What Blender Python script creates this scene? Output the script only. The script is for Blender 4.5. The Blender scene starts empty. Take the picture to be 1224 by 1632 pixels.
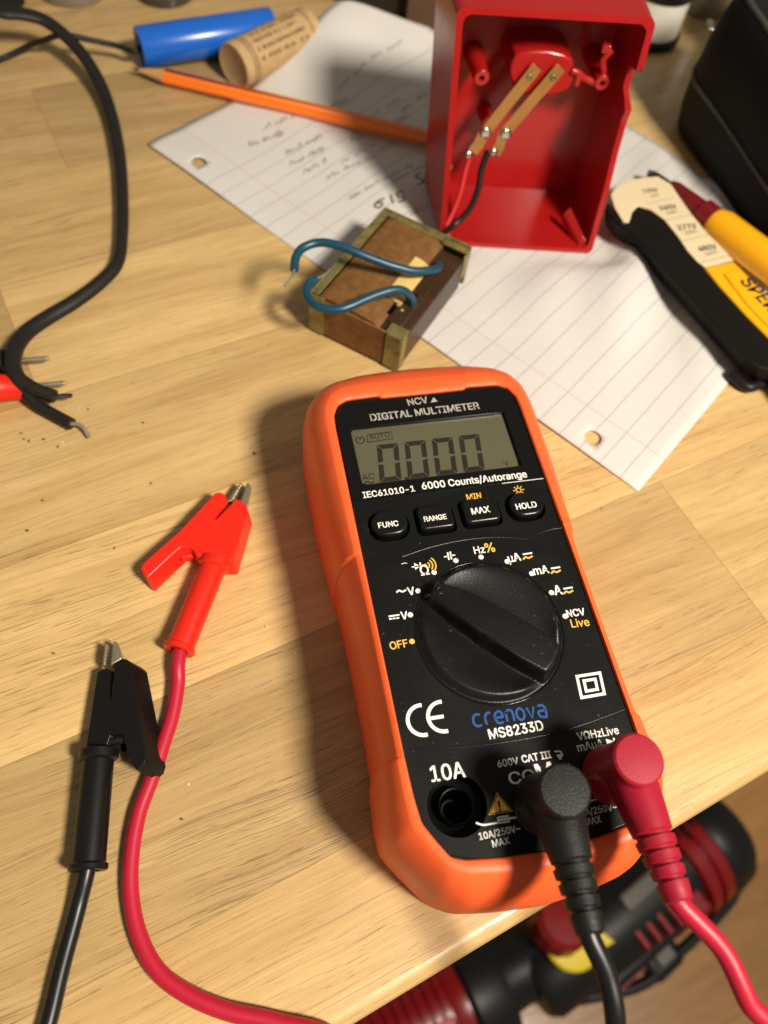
import bpy, bmesh, math, random
import numpy as np
from mathutils import Vector, Matrix
random.seed(7)
S = bpy.context.scene
COL = S.collection
MM = 0.001

# ------------------------------------------------------------------ camera, world, lamp, exposure
F, TH, RO, H = 1237.0, math.radians(30.618), math.radians(10.443), 231.8     # phone lens, mm above the table
_d = np.array([0, math.sin(TH), -math.cos(TH)]); _u0 = np.array([0, math.cos(TH), math.sin(TH)]); _r0 = np.array([1., 0, 0])
_r = math.cos(RO)*_r0 + math.sin(RO)*_u0; _u = -math.sin(RO)*_r0 + math.cos(RO)*_u0
cd = bpy.data.cameras.new('camera'); cam = bpy.data.objects.new('camera', cd); COL.objects.link(cam); S.camera = cam
cd.sensor_fit = 'VERTICAL'; cd.sensor_height = 9.05; cd.sensor_width = 6.79
cd.lens = F/1632*9.05; cd.clip_start = 0.01; cd.clip_end = 20
cam.matrix_world = Matrix(((_r[0], _u[0], -_d[0], 0), (_r[1], _u[1], -_d[1], 0), (_r[2], _u[2], -_d[2], H*MM), (0, 0, 0, 1)))
cd.dof.use_dof = True; cd.dof.focus_distance = 0.212; cd.dof.aperture_fstop = 2.6

w = bpy.data.worlds.new('World'); S.world = w; w.use_nodes = True
wn = w.node_tree.nodes; wl = w.node_tree.links
bg = wn['Background']; bg.inputs[1].default_value = 0.20; bg.inputs[0].default_value = (1, .91, .77, 1)

ld = bpy.data.lights.new('ceiling_lamp', 'AREA'); ld.shape = 'DISK'; ld.size = 0.16; ld.energy = 13.2; ld.color = (1, .915, .785)
lamp = bpy.data.objects.new('ceiling_lamp', ld); COL.objects.link(lamp)
lamp.location = (.455, -.155, .70)
lamp.rotation_euler = (Vector((.0, .16, 0)) - lamp.location).to_track_quat('-Z', 'Y').to_euler()
S.view_settings.view_transform = 'Standard'; S.view_settings.look = 'None'; S.view_settings.exposure = 0.0; S.view_settings.gamma = 1.0
S.render.engine = 'CYCLES'
S.cycles.use_denoising = True
S.cycles.max_bounces = 8; S.cycles.caustics_reflective = False; S.cycles.caustics_refractive = False
S.cycles.sample_clamp_indirect = 6

# ------------------------------------------------------------------ helpers
def W(px, py, z=0.0):
    """point of the place (mm) on the level z that the photo shows at this pixel: used to measure things off the photo"""
    D = _d + (px-612)/F*_r - (py-816)/F*_u
    return D*((z-H)/D[2]) + np.array([0, 0, H])
MX, MY, YW = 33.49, 83.37, math.radians(20.4925)          # the multimeter's dial centre and turn
def M(px, py, z=40.0):
    p = W(px, py, z); x, y = p[0]-MX, p[1]-MY
    return np.array([x*math.cos(YW)+y*math.sin(YW), -x*math.sin(YW)+y*math.cos(YW)])

def lin(h):
    h = h.lstrip('#'); o = []
    for i in (0, 2, 4):
        c = int(h[i:i+2], 16)/255; o.append(c/12.92 if c <= .04045 else ((c+.055)/1.055)**2.4)
    return (*o, 1)

def mat(name, col, rough=.5, metal=0, spec=.5, bump=0, bscale=800, var=0, vscale=60, coat=0, sss=0, trans=0, rvar=0):
    m = bpy.data.materials.new(name); m.use_nodes = True
    n, l = m.node_tree.nodes, m.node_tree.links; b = n['Principled BSDF']
    c = lin(col) if isinstance(col, str) else (*col, 1)
    b.inputs['Base Color'].default_value = c; b.inputs['Roughness'].default_value = rough
    b.inputs['Metallic'].default_value = metal; b.inputs['Specular IOR Level'].default_value = spec
    b.inputs['Coat Weight'].default_value = coat; b.inputs['Coat Roughness'].default_value = .15
    if trans: b.inputs['Transmission Weight'].default_value = trans
    if sss:
        b.inputs['Subsurface Weight'].default_value = sss; b.inputs['Subsurface Scale'].default_value = .003
        b.inputs['Subsurface Radius'].default_value = (1, .4, .2)
    tc = n.new('ShaderNodeTexCoord')
    if bump:
        t = n.new('ShaderNodeTexNoise'); t.inputs['Scale'].default_value = bscale; t.inputs['Detail'].default_value = 3
        l.new(tc.outputs['Object'], t.inputs['Vector'])
        bp = n.new('ShaderNodeBump'); bp.inputs['Strength'].default_value = bump; bp.inputs['Distance'].default_value = .0003
        l.new(t.outputs['Fac'], bp.inputs['Height']); l.new(bp.outputs[0], b.inputs['Normal'])
    if var or rvar:
        t = n.new('ShaderNodeTexNoise'); t.inputs['Scale'].default_value = vscale; t.inputs['Detail'].default_value = 6; t.inputs['Roughness'].default_value = .65
        l.new(tc.outputs['Object'], t.inputs['Vector'])
        if var:
            r = n.new('ShaderNodeMapRange'); r.inputs[1].default_value = .3; r.inputs[2].default_value = .7
            r.inputs[3].default_value = 1-var; r.inputs[4].default_value = 1+var
            l.new(t.outputs['Fac'], r.inputs[0])
            x = n.new('ShaderNodeVectorMath'); x.operation = 'SCALE'; x.inputs[0].default_value = c[:3]
            l.new(r.outputs[0], x.inputs['Scale']); l.new(x.outputs[0], b.inputs['Base Color'])
        if rvar:
            r = n.new('ShaderNodeMapRange'); r.inputs[1].default_value = .3; r.inputs[2].default_value = .7
            r.inputs[3].default_value = max(.02, rough-rvar); r.inputs[4].default_value = min(1, rough+rvar)
            l.new(t.outputs['Fac'], r.inputs[0]); l.new(r.outputs[0], b.inputs['Roughness'])
    return m

class MB:
    """collects shapes in mm and links them as ONE mesh object"""
    def __init__(s): s.v = []; s.f = []; s.mi = []; s.uv = None
    def add(s, vs, fs, mi=0):
        o = len(s.v); s.v += [tuple(float(c) for c in v) for v in vs]
        for f in fs: s.f.append([i+o for i in f]); s.mi.append(mi)
        return s
    def box(s, lo, hi, fr=None, mi=0):
        x0, y0, z0 = lo; x1, y1, z1 = hi
        vs = [(x0,y0,z0),(x1,y0,z0),(x1,y1,z0),(x0,y1,z0),(x0,y0,z1),(x1,y0,z1),(x1,y1,z1),(x0,y1,z1)]
        if fr is not None: vs = [fr(v) for v in vs]
        return s.add(vs, [(3,2,1,0),(4,5,6,7),(0,1,5,4),(1,2,6,5),(2,3,7,6),(3,0,4,7)], mi)
    def prism(s, poly, z0, z1, fr=None, mi=0, scale0=1.0, shear=(0, 0)):
        n = len(poly); P = [np.array(p[:2], float) for p in poly]
        a = sum(P[i][0]*P[(i+1) % n][1]-P[(i+1) % n][0]*P[i][1] for i in range(n))
        if a < 0: P = P[::-1]
        c = sum(P)/n
        vs = [(*(c+(p-c)*scale0+np.array(shear)), z0) for p in P]+[(*p, z1(p) if callable(z1) else z1) for p in P]
        if fr is not None: vs = [fr(v) for v in vs]
        return s.add(vs, [list(range(n))[::-1], list(range(n, 2*n))]+[(i, (i+1) % n, n+(i+1) % n, n+i) for i in range(n)], mi)
    def tube(s, path, r, n=12, cap=True, mi=0, ry=None, twist=None, up=(0, 0, 1)):
        P = [np.array(p, float) for p in path]; k = len(P)
        R = r if hasattr(r, '__len__') else [r]*k
        RY = R if ry is None else (ry if hasattr(ry, '__len__') else [ry]*k)
        o = len(s.v); prev = None
        for i in range(k):
            t = P[min(i+1, k-1)]-P[max(i-1, 0)]; t /= (np.linalg.norm(t)+1e-12)
            if prev is None:
                a = np.array(up, float)
                if abs(t@a) > .95: a = np.array([1., 0, 0])
            else: a = prev
            b = a-t*(a@t); b /= np.linalg.norm(b); prev = b; c = np.cross(b, t)
            tw = twist[i] if twist is not None else 0
            for j in range(n):
                th = 2*math.pi*j/n; x, y = math.cos(th)*R[i], math.sin(th)*RY[i]
                x, y = x*math.cos(tw)-y*math.sin(tw), x*math.sin(tw)+y*math.cos(tw)
                s.v.append(tuple(P[i]+c*x+b*y))
        for i in range(k-1):
            for j in range(n):
                s.f.append([o+i*n+j, o+i*n+(j+1) % n, o+(i+1)*n+(j+1) % n, o+(i+1)*n+j]); s.mi.append(mi)
        if cap:
            s.f.append([o+j for j in range(n)][::-1]); s.mi.append(mi)
            s.f.append([o+(k-1)*n+j for j in range(n)]); s.mi.append(mi)
        return s
    def lathe(s, prof, p0, p1, n=32, mi=0, up=(0, 0, 1)):
        """prof: (distance along p0->p1 in mm, radius)"""
        p0 = np.array(p0, float); ax = np.array(p1, float)-p0; ax /= np.linalg.norm(ax)
        o = len(s.v); a = np.array(up, float)
        if abs(ax@a) > .95: a = np.array([1., 0, 0])
        b = a-ax*(a@ax); b /= np.linalg.norm(b); c = np.cross(b, ax); k = len(prof)
        for (t, r) in prof:
            for j in range(n):
                th = 2*math.pi*j/n; s.v.append(tuple(p0+ax*t+(c*math.cos(th)+b*math.sin(th))*max(r, 1e-4)))
        for i in range(k-1):
            for j in range(n):
                s.f.append([o+i*n+j, o+i*n+(j+1) % n, o+(i+1)*n+(j+1) % n, o+(i+1)*n+j]); s.mi.append(mi)
        s.f.append([o+j for j in range(n)][::-1]); s.mi.append(mi)
        s.f.append([o+(k-1)*n+j for j in range(n)]); s.mi.append(mi)
        return s
    def strip(s, loops, closed=True, mi=0):
        o = len(s.v); n = len(loops[0])
        for L in loops: s.v += [tuple(float(c) for c in p) for p in L]
        for i in range(len(loops)-1):
            for j in range(n if closed else n-1):
                s.f.append([o+i*n+j, o+i*n+(j+1) % n, o+(i+1)*n+(j+1) % n, o+(i+1)*n+j]); s.mi.append(mi)
        return s
    def build(s, name, mats, parent=None, bevel=0, seg=2, smooth=35, origin=None, sub=0):
        me = bpy.data.meshes.new(name)
        off = np.zeros(3)
        if parent is not None: off = np.array(parent['_o'] if '_o' in parent else (0, 0, 0), float)
        elif origin is not None: off = np.array(origin, float)
        me.from_pydata([tuple((np.array(v)-off)*MM) for v in s.v], [], s.f); me.validate()
        mats = mats if isinstance(mats, (list, tuple)) else [mats]
        for m in mats: me.materials.append(m)
        if len(mats) > 1 and len(me.polygons) == len(s.mi): me.polygons.foreach_set('material_index', s.mi)
        bm = bmesh.new(); bm.from_mesh(me); bmesh.ops.recalc_face_normals(bm, faces=bm.faces); bm.to_mesh(me); bm.free()
        me.polygons.foreach_set('use_smooth', [True]*len(me.polygons))
        if not bevel and smooth < 180: me.set_sharp_from_angle(angle=math.radians(smooth))
        o = bpy.data.objects.new(name, me); COL.objects.link(o)
        if parent is not None:
            o.parent = parent
            if '_o' in parent: o['_o'] = list(parent['_o'])
        elif origin is not None: o.location = tuple(off*MM)
        if bevel:
            b = o.modifiers.new('b', 'BEVEL'); b.width = bevel*MM; b.segments = seg; b.limit_method = 'ANGLE'; b.angle_limit = math.radians(30); b.harden_normals = False
            me.set_sharp_from_angle(angle=math.radians(50))
        if sub:
            q = o.modifiers.new('s', 'SUBSURF'); q.levels = sub; q.render_levels = sub
        return o

def thing(name, label, cat, base, group=None, rotz=0, local=False):
    o = bpy.data.objects.new(name, None); COL.objects.link(o); o.empty_display_size = .01
    o.location = tuple(np.array(base, float)*MM); o.rotation_euler = (0, 0, rotz)
    o['_o'] = [0., 0., 0.] if local else [float(b) for b in base]
    tag(o, label, cat, group); return o
def tag(o, label, cat, group=None):
    o['label'] = label; o['category'] = cat
    if group: o['group'] = group
def smooth_path(pts, n=8):
    P = [np.array(p, float) for p in pts]; out = []
    P2 = [2*P[0]-P[1]]+P+[2*P[-1]-P[-2]]
    for i in range(1, len(P2)-2):
        p0, p1, p2, p3 = P2[i-1:i+3]
        for k in range(n):
            t = k/n
            out.append(.5*((2*p1)+(-p0+p2)*t+(2*p0-5*p1+4*p2-p3)*t*t+(-p0+3*p1-3*p2+p3)*t**3))
    out.append(P[-1]); return out
def uneven(P, amp=.35, seed=1):
    r_ = random.Random(seed); ph = [r_.uniform(0, 6.28) for _ in range(6)]; out = []; L_ = 0.
    for i, p in enumerate(P):
        p = np.array(p, float)
        if i: L_ += float(np.linalg.norm(p-np.array(P[i-1])))
        k = min(1, L_/15)
        out.append(p+k*amp*np.array([math.sin(L_/9.+ph[0])+.5*math.sin(L_/4.1+ph[1]), math.sin(L_/8.+ph[2])+.5*math.sin(L_/3.7+ph[3]), .15*math.sin(L_/6.+ph[4])]))
    return out
def ss(a, b, x):
    t = min(1, max(0, (x-a)/(b-a))); return t*t*(3-2*t)

try:      # a grotesque that ships inside Blender, else Blender's built-in lettering
    import os
    FONT = bpy.data.fonts.load(os.path.join(bpy.utils.resource_path('LOCAL'), 'datafiles', 'fonts', 'Inter.woff2'))
except Exception:
    FONT = None
def text_mesh(s, bold=.0, space=1.0):
    """outline of a word as flat faces, unit-width bounds"""
    c = bpy.data.curves.new('t', 'FONT'); c.body = s; c.size = 1
    if FONT: c.font = FONT
    c.offset = bold; c.resolution_u = 4; c.space_character = space
    o = bpy.data.objects.new('t', c); COL.objects.link(o)
    dg = bpy.context.evaluated_depsgraph_get(); me = o.evaluated_get(dg).to_mesh()
    v = [(p.co.x, p.co.y) for p in me.vertices]; f = [list(p.vertices) for p in me.polygons]
    o.evaluated_get(dg).to_mesh_clear(); bpy.data.objects.remove(o); bpy.data.curves.remove(c)
    return v, f
def put_text(mb, s, L, R, z, bold=.02, hs=1.0, space=1.0, fr=None):
    """word s from baseline point L to R (2D), lying on level z"""
    v, f = text_mesh(s, 0, space); L = np.array(L[:2], float); R = np.array(R[:2], float)
    x0 = min(p[0] for p in v); x1 = max(p[0] for p in v); k = 1/(x1-x0); e = R-L; nrm = np.array([-e[1], e[0]]); hs = hs*1.1
    for n_, (bx_, by_) in enumerate(((-1, -.6), (1, -.6), (-1, .6), (1, .6), (0, 0)) if bold else ((0, 0),)):     # heavier stroke
        pts = []
        for (x, y) in v:
            q = L+e*(x+bx_*bold-x0)*k+nrm*(y+by_*bold)*k*hs; pts.append((q[0], q[1], z+n_*.0012))
        mb.add(pts, f)
def flat_line(mb, pts, wd, z, fr=None):
    """stroke of constant width on level z"""
    P = [np.array(p[:2], float) for p in pts]; a = []; b = []
    for i in range(len(P)):
        t = P[min(i+1, len(P)-1)]-P[max(i-1, 0)]; t /= np.linalg.norm(t)+1e-9; nn = np.array([-t[1], t[0]])*wd/2
        a.append((*(P[i]+nn), z)); b.append((*(P[i]-nn), z))
    if fr: a = [fr(p) for p in a]; b = [fr(p) for p in b]
    mb.strip([b, a], closed=False)
def flat_disc(mb, c, r, z, n=16, r2=None):
    mb.add([(c[0]+r*math.cos(2*math.pi*i/n), c[1]+r*math.sin(2*math.pi*i/n), z) for i in range(n)], [list(range(n))])

# ------------------------------------------------------------------ materials
def N(t, ty, **k):
    n = t.nodes.new(ty)
    for a, b in k.items():
        if a == 'op': n.operation = b
        else: n.inputs[int(a[1:])].default_value = b
    return n
def math_node(t, op, a, b=None):
    n = t.nodes.new('ShaderNodeMath'); n.operation = op
    for i, x in enumerate((a, b)):
        if x is None: continue
        if hasattr(x, 'links'): t.links.new(x, n.inputs[i])
        else: n.inputs[i].default_value = x
    return n.outputs[0]
def noise(t, vec, scale=(1, 1, 1), detail=4, rough=.55, dist=0):
    m = t.nodes.new('ShaderNodeVectorMath'); m.operation = 'MULTIPLY'; m.inputs[1].default_value = scale; t.links.new(vec, m.inputs[0])
    n = t.nodes.new('ShaderNodeTexNoise'); n.inputs['Scale'].default_value = 1; n.inputs['Detail'].default_value = detail
    n.inputs['Roughness'].default_value = rough; n.inputs['Distortion'].default_value = dist
    t.links.new(m.outputs[0], n.inputs['Vector']); return n.outputs['Fac']
def maprange(t, v, a, b, c=0., d=1.):
    n = t.nodes.new('ShaderNodeMapRange'); n.inputs[1].default_value = a; n.inputs[2].default_value = b; n.inputs[3].default_value = c; n.inputs[4].default_value = d
    t.links.new(v, n.inputs[0]); return n.outputs[0]
def mixc(t, f, a, b, mode='MIX'):
    n = t.nodes.new('ShaderNodeMix'); n.data_type = 'RGBA'; n.blend_type = mode
    if hasattr(f, 'links'): t.links.new(f, n.inputs[0])
    else: n.inputs[0].default_value = f
    for i, x in ((6, a), (7, b)):
        if hasattr(x, 'links'): t.links.new(x, n.inputs[i])
        else: n.inputs[i].default_value = x
    return n.outputs[2]

def wood_material(name, ang, roww, row0, stave, light, dark, pore, joints=None, rough=.42, seam=.35):
    m = bpy.data.materials.new(name); m.use_nodes = True; t = m.node_tree; L = t.links; b = t.nodes['Principled BSDF']
    tc = t.nodes.new('ShaderNodeTexCoord'); mp = t.nodes.new('ShaderNodeMapping')
    mp.inputs['Rotation'].default_value = (0, 0, -math.radians(ang)); mp.inputs['Scale'].default_value = (1000, 1000, 1000)
    L.new(tc.outputs['Object'], mp.inputs['Vector'])
    sp = t.nodes.new('ShaderNodeSeparateXYZ'); L.new(mp.outputs[0], sp.inputs[0]); u, v = sp.outputs[0], sp.outputs[1]
    vr = math_node(t, 'DIVIDE', math_node(t, 'SUBTRACT', v, row0), roww)
    row = math_node(t, 'FLOOR', vr); fv = math_node(t, 'FRACT', vr)
    if joints:
        rp = t.nodes.new('ShaderNodeValToRGB'); rp.color_ramp.interpolation = 'CONSTANT'; e = rp.color_ramp.elements; k = len(joints)
        for i, j in enumerate(joints):
            el = e[i] if i < 2 else e.new(i/k)
            el.position = i/k; c = ((-j) % stave)/stave; el.color = (c, c, c, 1)
        L.new(math_node(t, 'DIVIDE', math_node(t, 'ADD', row, 2.5), k), rp.inputs[0])
        r2 = t.nodes.new('ShaderNodeSeparateColor'); L.new(rp.outputs[0], r2.inputs[0]); off = r2.outputs[0]
    else:
        wn1 = t.nodes.new('ShaderNodeTexWhiteNoise'); wn1.noise_dimensions = '1D'; L.new(row, wn1.inputs['W']); off = wn1.outputs[0]
    ur = math_node(t, 'ADD', math_node(t, 'DIVIDE', u, stave), off)
    col = math_node(t, 'FLOOR', ur); fu = math_node(t, 'FRACT', ur)
    cb = t.nodes.new('ShaderNodeCombineXYZ'); L.new(row, cb.inputs[0]); L.new(col, cb.inputs[1])
    wn2 = t.nodes.new('ShaderNodeTexWhiteNoise'); wn2.noise_dimensions = '3D'; L.new(cb.outputs[0], wn2.inputs['Vector'])
    sc = t.nodes.new('ShaderNodeSeparateColor'); L.new(wn2.outputs['Color'], sc.inputs[0]); ra, rb, rc = sc.outputs
    rot = t.nodes.new('ShaderNodeVectorRotate'); rot.rotation_type = 'Z_AXIS'; L.new(mp.outputs[0], rot.inputs['Vector'])
    L.new(maprange(t, ra, 0, 1, -.02, .10), rot.inputs['Angle'])
    ofs = t.nodes.new('ShaderNodeVectorMath'); ofs.operation = 'MULTIPLY_ADD'; L.new(wn2.outputs['Color'], ofs.inputs[0]); ofs.inputs[1].default_value = (900, 900, 900); L.new(rot.outputs[0], ofs.inputs[2])
    P = ofs.outputs[0]
    # wobble so the streaks are not ruler straight
    wb = noise(t, P, (.012, .03, 1), 2); wbv = t.nodes.new('ShaderNodeCombineXYZ'); L.new(maprange(t, wb, 0, 1, -4, 4), wbv.inputs[1])
    ad = t.nodes.new('ShaderNodeVectorMath'); ad.operation = 'ADD'; L.new(P, ad.inputs[0]); L.new(wbv.outputs[0], ad.inputs[1]); Q = ad.outputs[0]
    big = noise(t, Q, (.006, .06, 1), 5, .6, .6)
    fine = noise(t, Q, (.02, .55, 1), 5, .65)
    hair = noise(t, Q, (.05, 2.4, 1), 3, .6)
    f = math_node(t, 'ADD', math_node(t, 'MULTIPLY', maprange(t, big, .34, .66), .60), math_node(t, 'MULTIPLY', maprange(t, fine, .3, .7), .40))
    base = mixc(t, f, light, dark)
    tone = maprange(t, rb, 0, 1, .76, 1.14)
    sca = t.nodes.new('ShaderNodeVectorMath'); sca.operation = 'SCALE'; L.new(base, sca.inputs[0]); L.new(tone, sca.inputs['Scale'])
    hs = t.nodes.new('ShaderNodeVectorMath'); hs.operation = 'SCALE'; L.new(sca.outputs[0], hs.inputs[0]); L.new(maprange(t, hair, .3, .7, 1.10, .87), hs.inputs['Scale'])
    c1 = hs.outputs[0]
    # open pores: short dark dashes, thicker in some staves and in patches
    patch = noise(t, Q, (.008, .035, 1), 3)
    dash = noise(t, Q, (.085, 2.3, 1), 2, .5)
    thr = math_node(t, 'SUBTRACT', maprange(t, patch, .3, .7, .71, .61), math_node(t, 'MULTIPLY', rc, .03))
    pr = math_node(t, 'MULTIPLY', maprange(t, math_node(t, 'SUBTRACT', dash, thr), 0., .05), .58)
    lines = noise(t, Q, (.012, 2.2, 1), 3, .6)
    pl = math_node(t, 'MULTIPLY', maprange(t, math_node(t, 'SUBTRACT', lines, math_node(t, 'ADD', thr, -.05)), 0., .10), .5)
    pp = math_node(t, 'MAXIMUM', pr, pl)
    c2 = mixc(t, pp, c1, pore)
    # dirt: soft stains and small dark specks
    st = noise(t, mp.outputs[0], (.018, .018, 1), 5, .6); c3 = mixc(t, math_node(t, 'MULTIPLY', maprange(t, st, .5, .75), .28), c2, dark)
    sk = noise(t, mp.outputs[0], (.33, .33, 1), 2, .4); c4 = mixc(t, math_node(t, 'MULTIPLY', maprange(t, sk, .775, .81), .5), c3, (.05, .035, .02, 1))
    # glue lines
    d1 = math_node(t, 'MULTIPLY', math_node(t, 'MINIMUM', fv, math_node(t, 'SUBTRACT', 1, fv)), roww)
    d2 = math_node(t, 'MULTIPLY', math_node(t, 'MINIMUM', fu, math_node(t, 'SUBTRACT', 1, fu)), stave)
    dd = math_node(t, 'MINIMUM', d1, d2); c5 = mixc(t, math_node(t, 'MULTIPLY', maprange(t, dd, .35, .0), seam), c4, pore)
    L.new(c5, b.inputs['Base Color'])
    rr = maprange(t, noise(t, Q, (.04, .6, 1), 4), .3, .7, rough-.07, rough+.12); L.new(rr, b.inputs['Roughness'])
    b.inputs['Specular IOR Level'].default_value = .42; b.inputs['Coat Weight'].default_value = .22; b.inputs['Coat Roughness'].default_value = .16
    bp = t.nodes.new('ShaderNodeBump'); bp.inputs['Strength'].default_value = .35; bp.inputs['Distance'].default_value = .00025
    L.new(math_node(t, 'SUBTRACT', math_node(t, 'MULTIPLY', hair, .35), pp), bp.inputs['Height']); L.new(bp.outputs[0], b.inputs['Normal'])
    return m

J = [90, -60, 180, 330, 150, -12, 260, 32, 300, 120, 40, 210]       # stave joints, rows -2 ...
M_TABLE = wood_material('butcher_block', 36, 61, 20, 420, (.69, .478, .210, 1), (.44, .27, .10, 1), (.15, .075, .026, 1), J, .36, .5)
M_FLOOR = wood_material('floor_oak', 32, 95, 0, 900, (.46, .235, .075, 1), (.30, .145, .042, 1), (.08, .04, .014, 1), None, .35, .9)
M_ORANGE = mat('orange_rubber', '#F2622F', .44, bump=.10, bscale=2200, var=.07, vscale=70, rvar=.08, spec=.4)
M_FACE = mat('black_face', (.0055, .0055, .005), .42, bump=.14, bscale=2600, rvar=.05, vscale=90, spec=.2)
M_GLOSS = mat('black_window', (.005, .005, .005), .14, spec=.28)
M_BTN = mat('black_button', (.005, .005, .005), .26, bump=.05, bscale=2500, spec=.38)
M_KNOB = mat('black_knob', (.005, .005, .0048), .34, bump=.22, bscale=3200, spec=.34)
M_HOLE = mat('black_socket', (.0015, .0015, .0015), .3, spec=.1)
M_LCD = mat('lcd_glass', '#575541', .22, spec=.5, var=.03, vscale=20)
M_SEG = mat('lcd_segment', '#22211A', .4)
M_WHITE = mat('white_print', '#EDE9DF', .6)
M_GREYP = mat('grey_print', '#ABA79C', .6)
M_YEL = mat('yellow_print', '#EDB64A', .6)
M_BLUEP = mat('blue_print', '#14468A', .6)
M_REDPL = mat('red_plug', '#9C122A', .46, bump=.18, bscale=2600, spec=.4)
M_REDCAB = mat('red_cable', '#B01732', .42, spec=.45)
M_REDCLIP = mat('red_clip', '#DC2412', .34, spec=.5, bump=.04, bscale=900)
M_BLKCLIP = mat('black_clip', (.006, .0055, .005), .36, spec=.32, bump=.06, bscale=1500)
M_BLKPL = mat('black_plug', (.007, .007, .0065), .46, spec=.3, bump=.5, bscale=2600)
M_BLKCAB = mat('black_cable', (.006, .006, .006), .36, spec=.4)
M_STEEL = mat('nickel_steel', '#B5AB92', .30, metal=.8, var=.15, vscale=300)
M_TIN = mat('tinned_wire', '#A79F8C', .38, metal=.6, var=.2, vscale=500)
M_COPPER = mat('brass_strip', '#C79458', .38, metal=.85, var=.12, vscale=150)
M_SOLDER = mat('solder', '#CFCBC0', .22, metal=1, var=.1, vscale=500)
M_REDBOX = mat('red_box', '#A01817', .2, spec=.5, bump=.03, bscale=500, rvar=.05, var=.04)
M_KRAFT = mat('kraft_paper', '#74502A', .62, var=.34, vscale=260, bump=.2, bscale=900, spec=.3)
M_OLIVE = mat('lacquered_brass', '#877C4C', .36, metal=.45, var=.45, vscale=200)
M_LAM = mat('dark_lamination', '#3A2618', .38, var=.2, vscale=160, spec=.5)
M_CREAM = mat('cream_tape', '#D3B36C', .5, var=.15, vscale=200)
M_TEAL = mat('teal_insulation', '#134458', .36, spec=.5)
M_PENCIL = mat('orange_paint', '#EE7416', .30, spec=.5, coat=.3)
M_PWOOD = mat('pencil_wood', '#C29763', .7, var=.1, vscale=400)
M_LEAD = mat('graphite', '#2A2A2A', .45)
M_BLUE = mat('blue_wrap', '#1C62C4', .26, spec=.5)
M_CORDBLK = mat('dark_rubber', (.014, .012, .010), .50, spec=.28, bump=.1, bscale=700)
M_YELPL = mat('yellow_plastic', '#F0AE14', .40, spec=.45, bump=.05)
M_CREAMPL = mat('cream_plastic', '#DCCBA4', .42, spec=.45)
M_SMOKE = mat('dark_text', (.02, .02, .02), .6)
M_MAROON = mat('maroon_plastic', '#6E1014', .36, spec=.5)
M_LEATHER = mat('black_leatherette', (.005, .0045, .004), .6, spec=.14, bump=.5, bscale=500)
M_PIPING = mat('dark_piping', (.055, .05, .042), .45, spec=.45)
M_DARKBRN = mat('dark_brown_card', (.02, .012, .007), .7)
M_BROWN = mat('brown_card', (.11, .055, .025), .7)
M_GREYMET = mat('grey_metal', '#8F8C82', .35, metal=.8)
M_SILV = mat('white_metal', '#E6E3D6', .3, metal=.1)
M_CHAR = mat('charcoal_plastic', (.008, .0085, .009), .42, spec=.26)
M_REDTOOL = mat('red_tool_plastic', '#7A0C12', .33, spec=.5, bump=.05)
M_YELTOOL = mat('yellow_tool_plastic', '#D8C20A', .45)
M_GREYTOOL = mat('grey_tool_plastic', '#4E4C45', .4)

def dust(m, thr=.73, colr=(.10, .095, .085, 1), scale=900):
    t = m.node_tree; L = t.links; b = t.nodes['Principled BSDF']; tc = t.nodes.new('ShaderNodeTexCoord')
    n = noise(t, tc.outputs['Object'], (scale, scale, scale), 1, .4); n2 = noise(t, tc.outputs['Object'], (60, 60, 60), 3)
    f = math_node(t, 'MULTIPLY', maprange(t, n, thr, thr+.04), maprange(t, n2, .45, .65))
    sm_ = noise(t, tc.outputs['Object'], (45, 70, 45), 4)
    base = mixc(t, math_node(t, 'MULTIPLY', maprange(t, sm_, .5, .75), .05), tuple(b.inputs['Base Color'].default_value), colr)
    L.new(mixc(t, math_node(t, 'MULTIPLY', f, .8), base, colr), b.inputs['Base Color'])
for m_ in (M_FACE, M_KNOB, M_BLKPL): dust(m_)
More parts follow.
